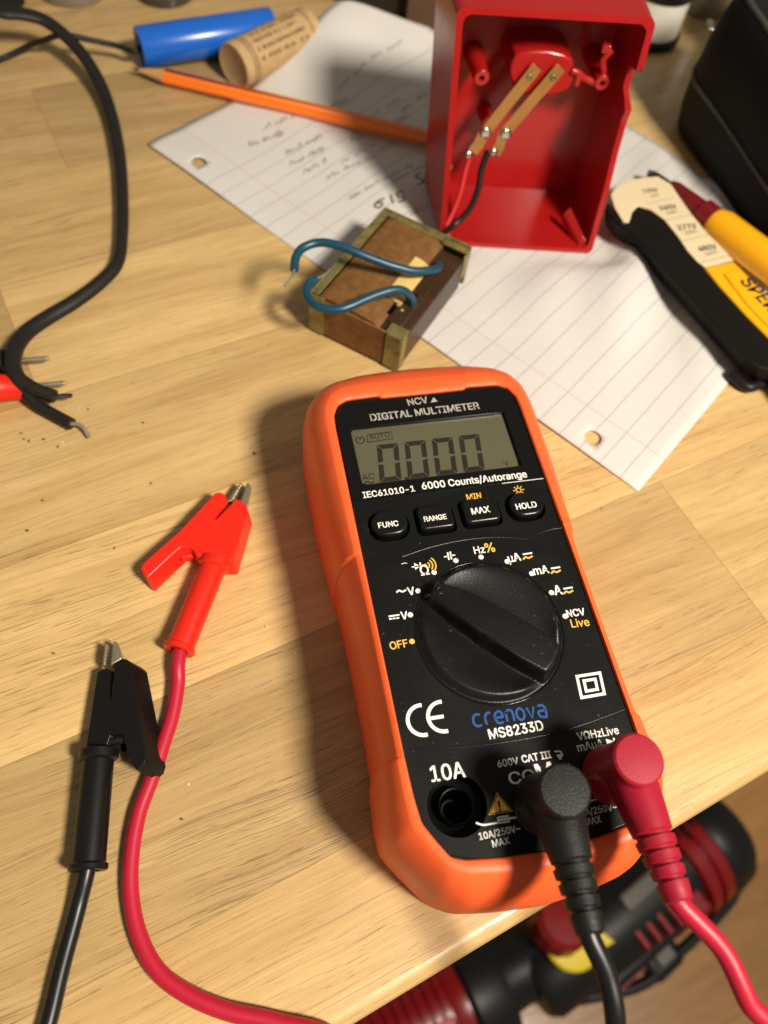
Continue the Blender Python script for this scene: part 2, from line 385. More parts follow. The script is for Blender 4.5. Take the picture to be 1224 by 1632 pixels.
# paper: rules and margin in its own s/t millimetres (stored as UV)
def paper_material():
    m = bpy.data.materials.new('lined_paper'); m.use_nodes = True; t = m.node_tree; L = t.links; b = t.nodes['Principled BSDF']
    uv = t.nodes.new('ShaderNodeUVMap'); sp = t.nodes.new('ShaderNodeSeparateXYZ'); L.new(uv.outputs[0], sp.inputs[0])
    s_ = math_node(t, 'MULTIPLY', sp.outputs[0], 1000); t_ = math_node(t, 'MULTIPLY', sp.outputs[1], 1000)
    fr = math_node(t, 'FRACT', math_node(t, 'DIVIDE', math_node(t, 'SUBTRACT', s_, 34.3), 9.15))
    d = math_node(t, 'MULTIPLY', math_node(t, 'ABSOLUTE', math_node(t, 'SUBTRACT', fr, .5)), 9.15)
    rule = math_node(t, 'MULTIPLY', maprange(t, d, .38, .16), math_node(t, 'GREATER_THAN', s_, 36.0))
    base = mixc(t, math_node(t, 'MULTIPLY', rule, .5), (.63, .60, .56, 1), (.22, .23, .31, 1))
    dm = math_node(t, 'ABSOLUTE', math_node(t, 'SUBTRACT', t_, 19.6))
    c = mixc(t, math_node(t, 'MULTIPLY', maprange(t, dm, .3, .12), .55), base, (.62, .25, .20, 1))
    tc = t.nodes.new('ShaderNodeTexCoord'); n = noise(t, tc.outputs['Object'], (25, 25, 25), 5)
    sc = t.nodes.new('ShaderNodeVectorMath'); sc.operation = 'SCALE'; L.new(c, sc.inputs[0]); L.new(maprange(t, n, .3, .7, .96, 1.02), sc.inputs['Scale'])
    L.new(sc.outputs[0], b.inputs['Base Color']); b.inputs['Roughness'].default_value = .75; b.inputs['Specular IOR Level'].default_value = .2
    bp = t.nodes.new('ShaderNodeBump'); bp.inputs['Strength'].default_value = .25; bp.inputs['Distance'].default_value = .0006
    L.new(noise(t, tc.outputs['Object'], (70, 70, 70), 4), bp.inputs['Height']); L.new(bp.outputs[0], b.inputs['Normal'])
    return m
M_PAPER = paper_material()
M_GRAPHITE = mat('pencil_marks', (.30, .28, .26), .7)
M_GRAPHDK = mat('heavy_pencil_marks', (.10, .095, .09), .6)

# ------------------------------------------------------------------ setting
ANG = math.radians(36); E1 = np.array([math.cos(ANG), math.sin(ANG), 0]); E2 = np.array([-math.sin(ANG), math.cos(ANG), 0])
prof = [(620, 0), (-13.6, 0)]+[(-13.6-4.6*math.sin(a), -4.6+4.6*math.cos(a)) for a in np.linspace(.15, math.pi/2, 8)]+[(-18.2, -26), (-17.2, -29.5), (-14, -31), (620, -31)]
mb = MB(); mb.strip([[E1*uu+E2*v+np.array([0, 0, z]) for v, z in prof] for uu in (-520, 680)])
n = len(prof); mb.f.append(list(range(n))[::-1]); mb.mi.append(0); mb.f.append(list(range(n, 2*n))); mb.mi.append(0)
o = mb.build('tabletop', M_TABLE, smooth=30); o['kind'] = 'structure'
FZ = -560.0
mb = MB().add([(-2500, -2500, FZ), (3000, -2500, FZ), (3000, 3000, FZ), (-2500, 3000, FZ)], [(0, 1, 2, 3)])
o = mb.build('floor', M_FLOOR); o['kind'] = 'structure'

# ------------------------------------------------------------------ lined paper
PO = np.array([-136.66, 305.81]); pa = math.radians(-31.87); PA = np.array([math.cos(pa), math.sin(pa)]); PB = np.array([-PA[1], PA[0]])
_ts = [(-1, 127), (0, 129), (12, 143), (30, 166), (50, 176), (75, 183), (147, 189), (170, 187), (206, 180), (267, 174)]
_BA = W(700, 391, 0)[:2]; _BT = W(942, 406, 0)[:2]-_BA; _BT = _BT/np.linalg.norm(_BT); _BQ = np.array([-_BT[1], _BT[0]])
def tmax(s): return float(np.interp(s, [a for a, b in _ts], [b for a, b in _ts]))
def pz(s, t):
    z = .55+.25*math.sin(s*.06+t*.03)
    z += 21*ss(52, 0, s)*ss(58, 130, t)
    z += 5.0*math.exp(-((s-200)/24)**2)*ss(25, 75, t)*(1-.6*ss(100, 140, t))
    z += 1.5*ss(140, 190, s)*ss(30, 70, t)*math.sin(s*.16+t*.07)+.8*math.sin(t*.11+s*.02)*ss(20, 60, t)
    z = max(z, .3)
    p = PO+PA*s+PB*t-_BA; a_, b2_ = p@_BT, p@_BQ          # pressed flat under the red box standing on it
    z = .3+(z-.3)*(1-ss(-14, -2, a_)*ss(86, 74, a_)*ss(-16, -3, b2_)*ss(60, 48, b2_))
    z += 1.0*math.exp(-((t-6)/9)**2)*(.5+.5*math.sin(s*.035+1))
    return z
def pxyz(s, t, dz=0.):
    p = PO+PA*s+PB*t; return (p[0], p[1], pz(s, t)+dz)
holes = [25.4, 133.35, 241.3]; HT = 8.0
sl = set(np.linspace(0, 266.7, 68).round(2).tolist())
for h in holes:
    sl = {x for x in sl if not (h-7 < x < h+7)} | {h-5, h-2.5, h, h+2.5, h+5}
sl = sorted(sl); tl = [0, 1.5, 3, 5.5, 8, 10.5, 13]; nt = 44
mb = MB(); idx = {}; uvs = []
def pv(s, t):
    k = (round(s, 3), round(t, 3))
    if k not in idx: idx[k] = len(mb.v); mb.v.append(pxyz(s, t)); uvs.append((s/1000, t/1000))
    return idx[k]
def tline(s, j): return tl[j] if j < len(tl) else 13+(tmax(s)-13)*(j-len(tl)+1)/nt
for i in range(len(sl)-1):
    for j in range(len(tl)+nt-1):
        a, b_ = sl[i], sl[i+1]
        if j < len(tl)-1 and 3 <= tl[j] and tl[j+1] <= 13 and any(h-5 <= a and b_ <= h+5 for h in holes): continue
        mb.f.append([pv(a, tline(a, j)), pv(b_, tline(b_, j)), pv(b_, tline(b_, j+1)), pv(a, tline(a, j+1))]); mb.mi.append(0)
for h in holes:
    ring = [(h+dx, HT+dy) for dx, dy in [(-5,-5),(-2.5,-5),(0,-5),(2.5,-5),(5,-5),(5,-2.5),(5,0),(5,2.5),(5,5),(2.5,5),(0,5),(-2.5,5),(-5,5),(-5,2.5),(-5,0),(-5,-2.5)]]
    mid = []; inn = []
    for s_, t_ in ring:
        a = math.atan2(t_-HT, s_-h); inn.append((h+3.3*math.cos(a), HT+3.3*math.sin(a)))
    for k in range(16):
        mb.f.append([pv(*ring[k]), pv(*ring[(k+1) % 16]), pv(*inn[(k+1) % 16]), pv(*inn[k])]); mb.mi.append(0)
o = mb.build('lined_paper', M_PAPER, smooth=180, origin=(*PO, 0))
paper = o
ul = o.data.uv_layers.new(name='UVMap')
for lp in o.data.loops: ul.data[lp.index].uv = uvs[lp.vertex_index]
sm = o.modifiers.new('t', 'SOLIDIFY'); sm.thickness = .00012; sm.offset = 0
tag(o, 'sheet of white ruled notebook paper with punched holes under the red box', 'paper')
paper['_o'] = [*PO, 0.]

def scribble(strokes, ds, wd, mb):
    for st in strokes:
        P = smooth_path(st, 6) if len(st) > 2 else st
        a = []; b_ = []
        for i in range(len(P)):
            p = np.array(P[i]); t = np.array(P[min(i+1, len(P)-1)])-np.array(P[max(i-1, 0)]); t = t/(np.linalg.norm(t)+1e-9); nn = np.array([-t[1], t[0]])*wd/2
            a.append(pxyz(*(p+nn), .12)); b_.append(pxyz(*(p-nn), .12))
        mb.strip([b_, a], closed=False)
def st_from_px(px):       # strokes measured on the photo, turned into the sheet's own s/t
    out = []
    for s in px:
        q = []
        for x, y in s:
            p = W(x, y, 1)[:2]-PO; q.append((p@PA, p@PB))
        out.append(q)
    return out
dk = [[(612,318),(602,322),(597,328),(602,332),(608,329),(608,324),(600,325)], [(622,312),(626,326)], [(643,306),(633,309),(635,316),(642,315),(643,321),(634,324)],
      [(672,274),(664,277),(666,283),(673,283),(673,290),(664,292)], [(676,276),(682,282),(676,290)]]
mb = MB(); scribble(st_from_px(dk), 0, 1.1, mb); mb.build('heavy_handwriting', M_GRAPHDK, paper, smooth=180)
mb = MB(); rnd = random.Random(4)
def wordline(x0, y0, x1, y1, h, nn):
    out = []; k = 0
    while k < nn:
        m_ = rnd.randint(2, 4); st = []
        for q in range(m_*2+1):
            f = (k+q/2)/nn
            if f > 1: break
            x = x0+(x1-x0)*f; y = y0+(y1-y0)*f; st.append((x+rnd.uniform(-1.5, 1.5), y-(h if q % 2 else 0)*rnd.uniform(.3, 1)))
        if len(st) > 1: out.append(st)
        k += m_+1
    return out
px = wordline(420,205,470,188,8,8)+wordline(455,245,520,218,9,10)+wordline(520,285,590,255,8,10)+wordline(560,225,650,188,7,12)+wordline(500,180,560,160,6,9)+wordline(625,290,680,262,7,8)+wordline(396,232,452,214,12,10)+wordline(462,262,516,240,9,9)+wordline(484,275,520,258,9,6)+wordline(545,262,600,228,6,8)+wordline(556,318,592,300,8,7)+wordline(590,300,660,262,7,10)+wordline(540,150,640,90,5,12)+wordline(640,180,684,150,8,7)+wordline(655,345,690,325,10,6)+wordline(560,200,640,160,6,10)+wordline(600,240,672,205,6,9)
scribble(st_from_px(px), 0, .6, mb); mb.build('handwriting', M_GRAPHITE, paper, smooth=180)

# ------------------------------------------------------------------ digital multimeter
met = thing('digital_multimeter', 'orange and black digital multimeter with a round dial, its screen reading 0.000', 'multimeter', (MX, MY, 0), rotz=YW, local=True)
Ih = [(0,80.3),(9,80.35),(14,80.4),(14.05,81.3),(24.5,80.9),(27.6,79.2),(29.4,75.5),(29.7,71),(29.7,50),(29.7,27),(29.7,13),(29.7,0),(29.7,-14),(29.7,-27),(29.5,-38),(28.9,-44),(26.5,-48.3),(24,-52.3),(21,-53.5),(12,-54.7),(0,-55.4)]
Oh = [(0,99.5),(9,99.2),(16,98.6),(17.5,98.5),(27.5,96.0),(33.5,92),(37.3,86),(38.6,78),(38.2,52),(36.6,27.5),(36,13),(35.7,0),(35.7,-14),(36,-27),(36.9,-38),(36.9,-45.5),(32.5,-52),(26.5,-59.8),(21,-63.4),(12,-65),(0,-66)]
def full(h): return h+[(-x, y) for x, y in h[::-1][1:-1]]
def dense(poly, k=10):
    n = len(poly); out = []
    for i in range(n):
        a, b_ = np.array(poly[i]), np.array(poly[(i+1) % n])
        for q in range(k): out.append(a+(b_-a)*q/k)
    return out
def relax(P, it, w_=.5):
    P = np.array(P)
    for _ in range(it): P = P*(1-w_)+w_*.5*(np.roll(P, 1, 0)+np.roll(P, -1, 0))
    return P
def dense2(pa, pb, step=.55):
    A, B = [], []; n = len(pa)
    for i in range(n):
        a, a2, b_, b2 = (np.array(q) for q in (pa[i], pa[(i+1) % n], pb[i], pb[(i+1) % n])); k = max(3, int(np.linalg.norm(b2-b_)/step))
        for q in range(k): A.append(a+(a2-a)*q/k); B.append(b_+(b2-b_)*q/k)
    return A, B
_A, _B = dense2(full(Ih), full(Oh)); I_ = relax(_A, 6); O_ = relax(_B, 16)
rings = [(0, 37.5), (0, 40.7), (.04, 41.15), (.10, 41.3), (.27, 41.1), (.33, 40.75), (.56, 38.5), (.78, 34.8), (.91, 30.5), (.985, 25), (1, 21), (.99, 13), (.965, 6), (.92, 1.6), (.82, 0)]
mb = MB(); loops = []
for w_, z in rings:
    L_ = []
    for a, b_ in zip(I_, O_):
        p = a+(b_-a)*w_
        g = 0
        if w_ > .02:
            v = p[1]
            dv = .9*(ss(-27.6, -27.1, v)-ss(26.0, 26.5, v))*min(1, w_*3)          # waist panel sunk between two steps
            lg = 1.1*(math.exp(-((v-26.9)/.5)**2)+math.exp(-((v+27.9)/.5)**2))*min(1, w_*3)
            g = dv+lg
        c = np.array([0, min(75, max(-45, p[1]))]); dr = (p-c); dr = dr/(np.linalg.norm(dr)+1e-9)
        p2 = p-dr*g*(.3 if z > 39.5 else .85)
        L_.append((p2[0], p2[1], z-(g*.55 if z > 36 and w_ > .03 else 0)))
    loops.append(L_)
mb.strip(loops); k = len(loops[0]); mb.f.append([(len(loops)-1)*k+i for i in range(k)]); mb.mi.append(0)
mb.build('holster', M_ORANGE, met, smooth=32)

# black face, with real openings for the screen, the buttons and the free socket
def rrect(u0, v0, u1, v1, r, n=5):
    out = []
    for cx, cy, a0 in ((u1-r, v1-r, 0), (u0+r, v1-r, 90), (u0+r, v0+r, 180), (u1-r, v0+r, 270)):
        for q in range(n+1):
            a = math.radians(a0+90*q/n); out.append((cx+r*math.cos(a), cy+r*math.sin(a)))
    return out
BTN = [('FUNC', -20.3, 35.3, 10.6, 8.0, 3.9), ('RANGE', -6.75, 35.2, 10.4, 7.6, 1.5), ('MAX', 6.85, 35.5, 10.8, 7.8, 1.5), ('HOLD', 20.8, 35.6, 10.6, 8.0, 3.9)]
JACK = (-19.6, -41.5)
face = MB().prism([tuple(p) for p in I_], 34, 40).build('front_panel', M_FACE, met, smooth=30)
cut = MB().prism(rrect(-25.3, 49.5, 23.9, 70.1, .5), 38.9, 45)
for nme, cu, cv, bw, bh, br in BTN: cut.prism(rrect(cu-bw/2-.7, cv-bh/2-.9, cu+bw/2+.7, cv+bh/2+.5, br+.5), 37.2, 45)
cut.prism([(JACK[0]+7.2*math.cos(a), JACK[1]+7.2*math.sin(a)) for a in np.linspace(0, 2*math.pi, 48, endpoint=False)], 32, 45)
cutter = cut.build('cutter', M_FACE, met)
bo = face.modifiers.new('c', 'BOOLEAN'); bo.object = cutter; bo.solver = 'EXACT'; bo.operation = 'DIFFERENCE'
dg = bpy.context.evaluated_depsgraph_get(); nm = bpy.data.meshes.new_from_object(face.evaluated_get(dg))
face.modifiers.clear(); face.data = nm; bpy.data.objects.remove(cutter)
nm.polygons.foreach_set('use_smooth', [False]*len(nm.polygons))
bv = face.modifiers.new('b', 'BEVEL'); bv.width = .00025; bv.segments = 2; bv.limit_method = 'ANGLE'; bv.angle_limit = math.radians(50)

# display window: raised glossy frame with its lower edge, screen below it
win = MB()
wo = [(-29.2, 44.3), (29.2, 44.7), (29.2, 72), (28.4, 76), (26, 78.6), (23, 79.6), (-23, 79.6), (-26, 78.6), (-28.4, 76), (-29.2, 72)]
wi = rrect(-25.3, 49.5, 23.9, 70.1, .4, 3)
def polar(poly, c, n=120):
    out = []
    for i in range(n):
        a = 2*math.pi*i/n+.013; d_ = np.array([math.cos(a), math.sin(a)]); best = None
        for j in range(len(poly)):
            p, q = np.array(poly[j])-c, np.array(poly[(j+1) % len(poly)])-c; e = q-p; den = d_[0]*(-e[1])+e[0]*d_[1]
            if abs(den) < 1e-12: continue
            t_ = (p[0]*(-e[1])+e[0]*p[1])/den; s_ = (d_[0]*p[1]-d_[1]*p[0])/den
            if t_ > 0 and -1e-9 <= s_ <= 1+1e-9: best = t_ if best is None else max(best, t_)
        out.append(c+d_*best)
    return out
cc = np.array([-.7, 60.]); po = polar(wo, cc); pi_ = polar(wi, cc)
def ins(p, k): return cc+(p-cc)*k
win.strip([[(*p, 39.95) for p in po], [(*p, 40.25) for p in po], [(*ins(p, .988), 40.55) for p in po], [(*ins(p, 1.008), 40.55) for p in pi_], [(*p, 40.4) for p in pi_], [(*p, 39.2) for p in pi_]])
win.build('display_window', M_GLOSS, met, smooth=25)
ZF, ZW = 40.06, 40.62
lcd = MB(); lcd.add([(-25.25, 49.55, 39.25), (23.85, 49.55, 39.25), (23.85, 70.05, 39.25), (-25.25, 70.05, 39.25)], [(0, 1, 2, 3)])
LCD = lcd.build('lcd_screen', M_LCD, met)
sg = MB(); ZL = 39.31
def seg7(u0, v0, w_, h, sl_=-.012, t=1.15):
    hh = h/2; g = .22
    def q(pts): sg.add([(u0+x+sl_*(0)-y*.12*(-1)*0-(h-y)*.0+(y*-.0), v0+y, ZL) for x, y in pts], [list(range(len(pts)))])
    def sh(pts): sg.add([(u0+x-(y-hh)*(-.125), v0+y, ZL) for x, y in pts], [list(range(len(pts)))])
    k = t
    sh([(g, h), (w_-g, h), (w_-k, h-k), (k, h-k)])                       # top
    sh([(k, k), (w_-k, k), (w_-g, 0), (g, 0)])                           # bottom
    sh([(0, h-g), (k-.1, h-k-.15), (k-.1, hh+.55), (0, hh+.25)])
    sh([(w_, h-g), (w_, hh+.25), (w_-k+.1, hh+.55), (w_-k+.1, h-k-.15)])
    sh([(0, g), (0, hh-.25), (k-.1, hh-.55), (k-.1, k+.15)])
    sh([(w_, g), (w_-k+.1, k+.15), (w_-k+.1, hh-.55), (w_, hh-.25)])
for i in range(4): seg7(-19.05+i*8.62, 50.3, 6.6, 13.3, t=1.65)
sg.add([(-12.3, 49.9, ZL), (-11.1, 49.9, ZL), (-11.0, 51.1, ZL), (-12.2, 51.1, ZL)], [(0, 1, 2, 3)])
M_ = lambda x, y, z=40.0: M(x, y, z)
put_text(sg, 'AC', M(578.6, 766, 39.3), M(598, 763.2, 39.3), ZL, 0)
flat_line(sg, smooth_path([M(*p, 39.3) for p in ((581,770.5),(586,767.5),(591,770),(597,767.5))], 5), .4, ZL)
put_text(sg, 'V', M(805, 742.5, 39.3), M(812, 741, 39.3), ZL, 0)
put_text(sg, 'AUTO', M(590, 701, 39.3), M(622, 696, 39.3), ZL, 0)
q4 = [M(*p, 39.3) for p in ((586, 705), (585, 693.5), (624, 688), (626, 699))]
flat_line(sg, [*q4, q4[0]], .3, ZL)
flat_line(sg, [M(574, 701.5, 39.3)+np.array([1.3*math.cos(a), 1.3*math.sin(a)]) for a in np.linspace(1.9, 7.5, 18)], .35, ZL)
flat_line(sg, [M(573.5, 697, 39.3), M(574.3, 702, 39.3)], .35, ZL)
sg.build('digit_segments', M_SEG, LCD, smooth=180)

# push buttons
for nme, cu, cv, bw, bh, br in BTN:
    b_ = MB(); o0 = rrect(cu-bw/2, cv-bh/2, cu+bw/2, cv+bh/2, br); c = np.array([cu, cv])
    def sc(k, dz, kk): return [(c[0]+(p[0]-c[0])*k, c[1]+dz+(p[1]-c[1])*kk, 0) for p in o0]
    lv = [(1, 1, 37.0), (1, 1, 41.0), (.985, .98, 41.5), (.94, .92, 41.9), (.84, .80, 42.15), (.80, .74, 42.12)]
    L_ = [[(c[0]+(p[0]-c[0])*a, c[1]+(p[1]-c[1])*b2, z) for p in o0] for a, b2, z in lv]
    b_.strip(L_); k = len(o0); b_.f.append([len(b_.v)-k+i for i in range(k)]); b_.mi.append(0)
    B_ = b_.build('push_button', M_BTN, met, smooth=40)
    t_ = MB()
    ends = {'FUNC': ((603.9,841.8),(635.3,837.9)), 'RANGE': ((676.9,831.6),(712.2,826.9)), 'MAX': ((753,820.2),(781.6,815.9)), 'HOLD': ((823.9,812.4),(856.1,808))}[nme]
    put_text(t_, nme, M(*ends[0], 42.15), M(*ends[1], 42.15), 42.2, .02)
    t_.build('button_lettering', M_WHITE, B_, smooth=180)

# raised moulding lines across the face
def ridge(pts, r=.16, z=40.0): mbr.tube([(*p, z) for p in smooth_path([M(*p) for p in pts], 6)], r, 6)
mbr = MB()
Z6 = lambda x, y: (560+x*.3758, 840+y*.3758)
mbr = MB(); ridge([Z6(60,112), Z6(120,110), Z6(175,118), Z6(215,128)]); ridge([Z6(215,126), Z6(350,82), Z6(500,52), Z6(640,44), Z6(750,52)], .22); ridge([Z6(750,52), Z6(790,30), Z6(840,12), Z6(893,3)])
mbr.build('face_moulding', M_BTN, met, smooth=80); mbr = MB()
ridge([Z6(240,942), Z6(400,938), Z6(550,926), Z6(700,905), Z6(860,874), Z6(1000,832), Z6(1160,772)], .2)
mbr.build('face_moulding', M_BTN, met, smooth=80); mbr = MB()
ridge([(718,1364), (770,1369), (830,1364), (890,1351), (940,1336), (1000,1311)], .15)
mbr.build('face_moulding', M_BTN, met, smooth=80)

# rotary dial
bd = M(884, 1066, 46)-M(692, 950, 46); bd /= np.linalg.norm(bd); bn = np.array([-bd[1], bd[0]]); KR = 19.75
def barw(s):           # half width of the grip along the bar
    return float(np.interp(s, [-20, -17, -10, 0, 10, 17, 20], [1.9, 2.5, 3.7, 4.6, 4.9, 4.5, 4.1]))
def knob_z(x, y):
    r = math.hypot(x, y); s_ = x*bd[0]+y*bd[1]; t_ = x*bn[0]+y*bn[1]; aw = abs(t_)-barw(s_)
    tm = math.sqrt(max(1., KR*KR-s_*s_))-barw(s_)
    f = min(1, max(0, aw/max(tm, 2)))
    scoop = .5+(2.3 if t_ > 0 else 1.5)*ss(.10, .86, f)*min(1, tm/8)
    scoop *= 1
    top = 6.2-1.4*(s_/20)**2*(1 if s_ < 0 else .4)-.12*(t_/4)**2
    k = ss(1.3, -.15, aw)
    z = scoop*(1-k)+top*k
    z = z*(1-ss(17.3, KR, r)**1.6*.9)
    return z
NR, NA = 64, 220
kb = MB(); kb.v.append((0, 0, 40+knob_z(0, 0)))
rr_ = [KR*(1-(1-(i+1)/NR)**1.35) for i in range(NR)]
for r_ in rr_:
    for j in range(NA):
        a = 2*math.pi*j/NA; kb.v.append((r_*math.cos(a), r_*math.sin(a), 40+knob_z(r_*math.cos(a), r_*math.sin(a))))
for j in range(NA): kb.f.append([0, 1+j, 1+(j+1) % NA]); kb.mi.append(0)
for i in range(NR-1):
    for j in range(NA): kb.f.append([1+i*NA+j, 1+(i+1)*NA+j, 1+(i+1)*NA+(j+1) % NA, 1+i*NA+(j+1) % NA]); kb.mi.append(0)
o_ = len(kb.v)
for j in range(NA): a = 2*math.pi*j/NA; kb.v.append((KR*math.cos(a), KR*math.sin(a), 39.9))
for j in range(NA): kb.f.append([1+(NR-1)*NA+j, o_+j, o_+(j+1) % NA, 1+(NR-1)*NA+(j+1) % NA]); kb.mi.append(0)
KN = kb.build('rotary_dial', M_KNOB, met, smooth=60)
rg = MB(); cir = [(math.cos(a), math.sin(a)) for a in np.linspace(0, 2*math.pi, 96, endpoint=False)]
rg.strip([[(x*r_, y*r_, z) for x, y in cir] for r_, z in ((20.0, 39.9), (20.0, 40.1), (20.2, 40.22), (20.4, 40.12), (20.5, 39.9))]); rg.build('dial_ring', M_GLOSS, met, smooth=60)
pc = -bd*16.4; dm = MB(); zz = 40+knob_z(*pc)
dm.strip([[(pc[0]+x*r_, pc[1]+y*r_, zz+h) for x, y in cir[::4]] for r_, h in ((.5, -.35), (.62, .08), (.85, .22), (1.1, .08), (1.2, -.2))]); dm.build('pointer_dimple', M_KNOB, KN, smooth=80)

# free 10 A socket
jk = MB(); jx, jy = JACK
def jr(r_, z): return [(jx+x*r_, jy+y*r_, z) for x, y in cir[::2]]
jk.strip([jr(7.15, 40.0), jr(7.0, 39.2), jr(6.7, 36.0), jr(4.5, 35.8), jr(4.35, 38.5), jr(4.15, 38.75), jr(3.95, 38.7), jr(3.8, 38.2), jr(3.6, 18)])
k = len(cir[::2]); jk.f.append([len(jk.v)-k+i for i in range(k)]); jk.mi.append(0)
JK = jk.build('jack_socket', M_HOLE, met, smooth=40)
js = MB(); js.strip([[(jx+x*r_, jy+y*r_, z) for x, y in cir[::3]] for r_, z in ((2.7, 28.2), (2.7, 32.0), (2.2, 32.2), (2.2, 28.2))]); js.build('metal_sleeve', mat('dull_brass', '#4A4234', .4, metal=.8), JK, smooth=40)

# printing on the face, and one painted glint on the window edge
wp, yp, bp_, gp = MB(), MB(), MB(), MB()
T = lambda mb_, s, a, b_, bold=.02, hs=1., z=ZF, sp=1.: put_text(mb_, s, M(*a, z), M(*b_, z), z, bold, hs, sp)
LN = lambda mb_, pts, wd=.45, z=ZF, sm=False: flat_line(mb_, smooth_path([M(*p, z) for p in pts], 5) if sm else [M(*p, z) for p in pts], wd, z)
DT = lambda mb_, p, r_=.75: flat_disc(mb_, M(*p, ZF), r_, ZF)
def POLY(mb_, pts, z=ZF):
    P = [M(*p, z) for p in pts]; a = sum(P[i][0]*P[(i+1) % len(P)][1]-P[(i+1) % len(P)][0]*P[i][1] for i in range(len(P)))
    if a < 0: P = P[::-1]
    mb_.add([(*p, z) for p in P], [list(range(len(P)))])
T(gp, 'NCV', (651.4,646.5), (682.8,641.8), .012, z=ZW); POLY(gp, ((686.5,641.5),(697.5,639.8),(691,633)), ZW)
T(gp, 'DIGITAL MULTIMETER', (591.8,670.8), (764.7,651.2), .018, z=ZW)
T(wp, 'IEC61010-1', (579.6,793.8), (661.6,782.9), .018, z=ZW); T(wp, '6000 Counts/Autorange', (673.7,780), (840.4,760.4), .018, z=ZW)
LN(wp, ((800,770.5),(866,762.5)), .22, ZW)  # glint on the window's lower edge, painted as a thin white line
T(yp, 'MIN', (745.1,796.6), (767.8,793.4), .015)
c = M(826.7, 781, ZF); flat_line(yp, [c+np.array([.75*math.cos(a), .75*math.sin(a)]) for a in np.linspace(0, 2*math.pi, 15)], .28, ZF)
for a in np.linspace(0, 2*math.pi, 9)[:-1]: dd = np.array([math.cos(a), math.sin(a)]); flat_line(yp, [c+dd*1.05, c+dd*1.7], .3, ZF)
T(yp, 'OFF', Z6(167,520), Z6(241,507), .015); DT(yp, Z6(257,485))
T(wp, 'V', Z6(213,392), Z6(240,389)); DT(wp, Z6(250,372)); LN(wp, (Z6(158,379), Z6(204,372)))
for a, b_ in ((160,172),(175,187),(191,203)): LN(wp, (Z6(a,390-(a-160)*.12), Z6(b_,390-(b_-160)*.12)))
T(wp, 'V', Z6(243,289), Z6(270,285)); DT(wp, Z6(283,271)); LN(wp, (Z6(191,277), Z6(203,269), Z6(217,274), Z6(232,266)), .5, sm=True)
T(wp, 'Ω', Z6(297,206), Z6(333,200), .01); DT(wp, Z6(351,192))
POLY(wp, (Z6(266,152), Z6(271,182), Z6(292,165))); LN(wp, (Z6(256,170), Z6(303,162)), .35); LN(wp, (Z6(291,150), Z6(296,179)), .45)
DT(yp, Z6(313,163), .5)
for k, r_ in enumerate((1.2, 2.1, 3.0)):
    c0 = M(*Z6(313,163), ZF); flat_line(yp, [c0+np.array([r_*math.cos(a), r_*math.sin(a)]) for a in np.linspace(-.75, .75, 9)], .38, ZF)
LN(wp, (Z6(393,127), Z6(411,123)), .4); LN(wp, (Z6(422,122), Z6(440,118)), .4); LN(wp, (Z6(408,107), Z6(414,139)), .45); LN(wp, (Z6(419,104), Z6(425,137)), .45); DT(wp, Z6(443,142))
T(wp, 'Hz', (756.9,882.8), (774.0,880.6), .015); T(yp, '%', (775.4,880.6), (789.6,878.6), .015); DT(wp, Z6(550,127))
def acdc(x, y, w0=24):    # white bar over a yellow wave
    LN(wp, ((x, y), (x+w0*.62, y-2.4)), .5); LN(yp, ((x+.5,y+8), (x+4.5,y+4.2), (x+9,y+5.8), (x+15.6,y+2.5)), .5, sm=True)
DT(wp, Z6(661,146)); T(wp, 'μA', Z6(670,150), Z6(721,141)); acdc(*Z6(727,116))
DT(wp, Z6(765,197)); T(wp, 'mA', Z6(777,203), Z6(840,194)); acdc(*Z6(846,176))
DT(wp, Z6(849,278)); T(wp, 'A', Z6(865,288), Z6(897,284)); acdc(*Z6(899,262))
DT(wp, Z6(907,378)); T(wp, 'NCV', Z6(918,382), Z6(993,372)); T(yp, 'Live', Z6(936,426), Z6(1012,418), .012)
LN(wp, (Z6(212,157), Z6(225,152), Z6(236,154)), .2)
sq = [M(*Z6(*p), ZF) for p in ((953,631),(1056,615),(1077,709),(974,727))]; sc_ = sum(sq)/4
for k, wd in ((.94, .75), (.46, .75)):
    q = [sc_+(p-sc_)*k for p in sq]
    for i in range(4):
        a, b_ = q[i], q[(i+1) % 4]; e = (b_-a)/np.linalg.norm(b_-a)*wd/2; flat_line(wp, [a-e, b_+e], wd, ZF+.002*(i % 2))
# CE mark
for cx, cy, bar in ((302, 818, 0), (388, 803, 1)):
    c0 = M(*Z6(cx, cy), ZF); ex = M(*Z6(cx+50, cy-8), ZF)-c0; th0 = math.atan2(ex[1], ex[0]); R_ = 3.75
    flat_line(wp, [c0+np.array([R_*math.cos(a+th0), R_*math.sin(a+th0)]) for a in np.linspace(math.radians(82), math.radians(278), 24)], .95, ZF)
    if bar: flat_line(wp, [c0-np.array([math.cos(th0), math.sin(th0)])*3.6, c0+np.array([math.cos(th0), math.sin(th0)])*.2], .9, ZF+.01)
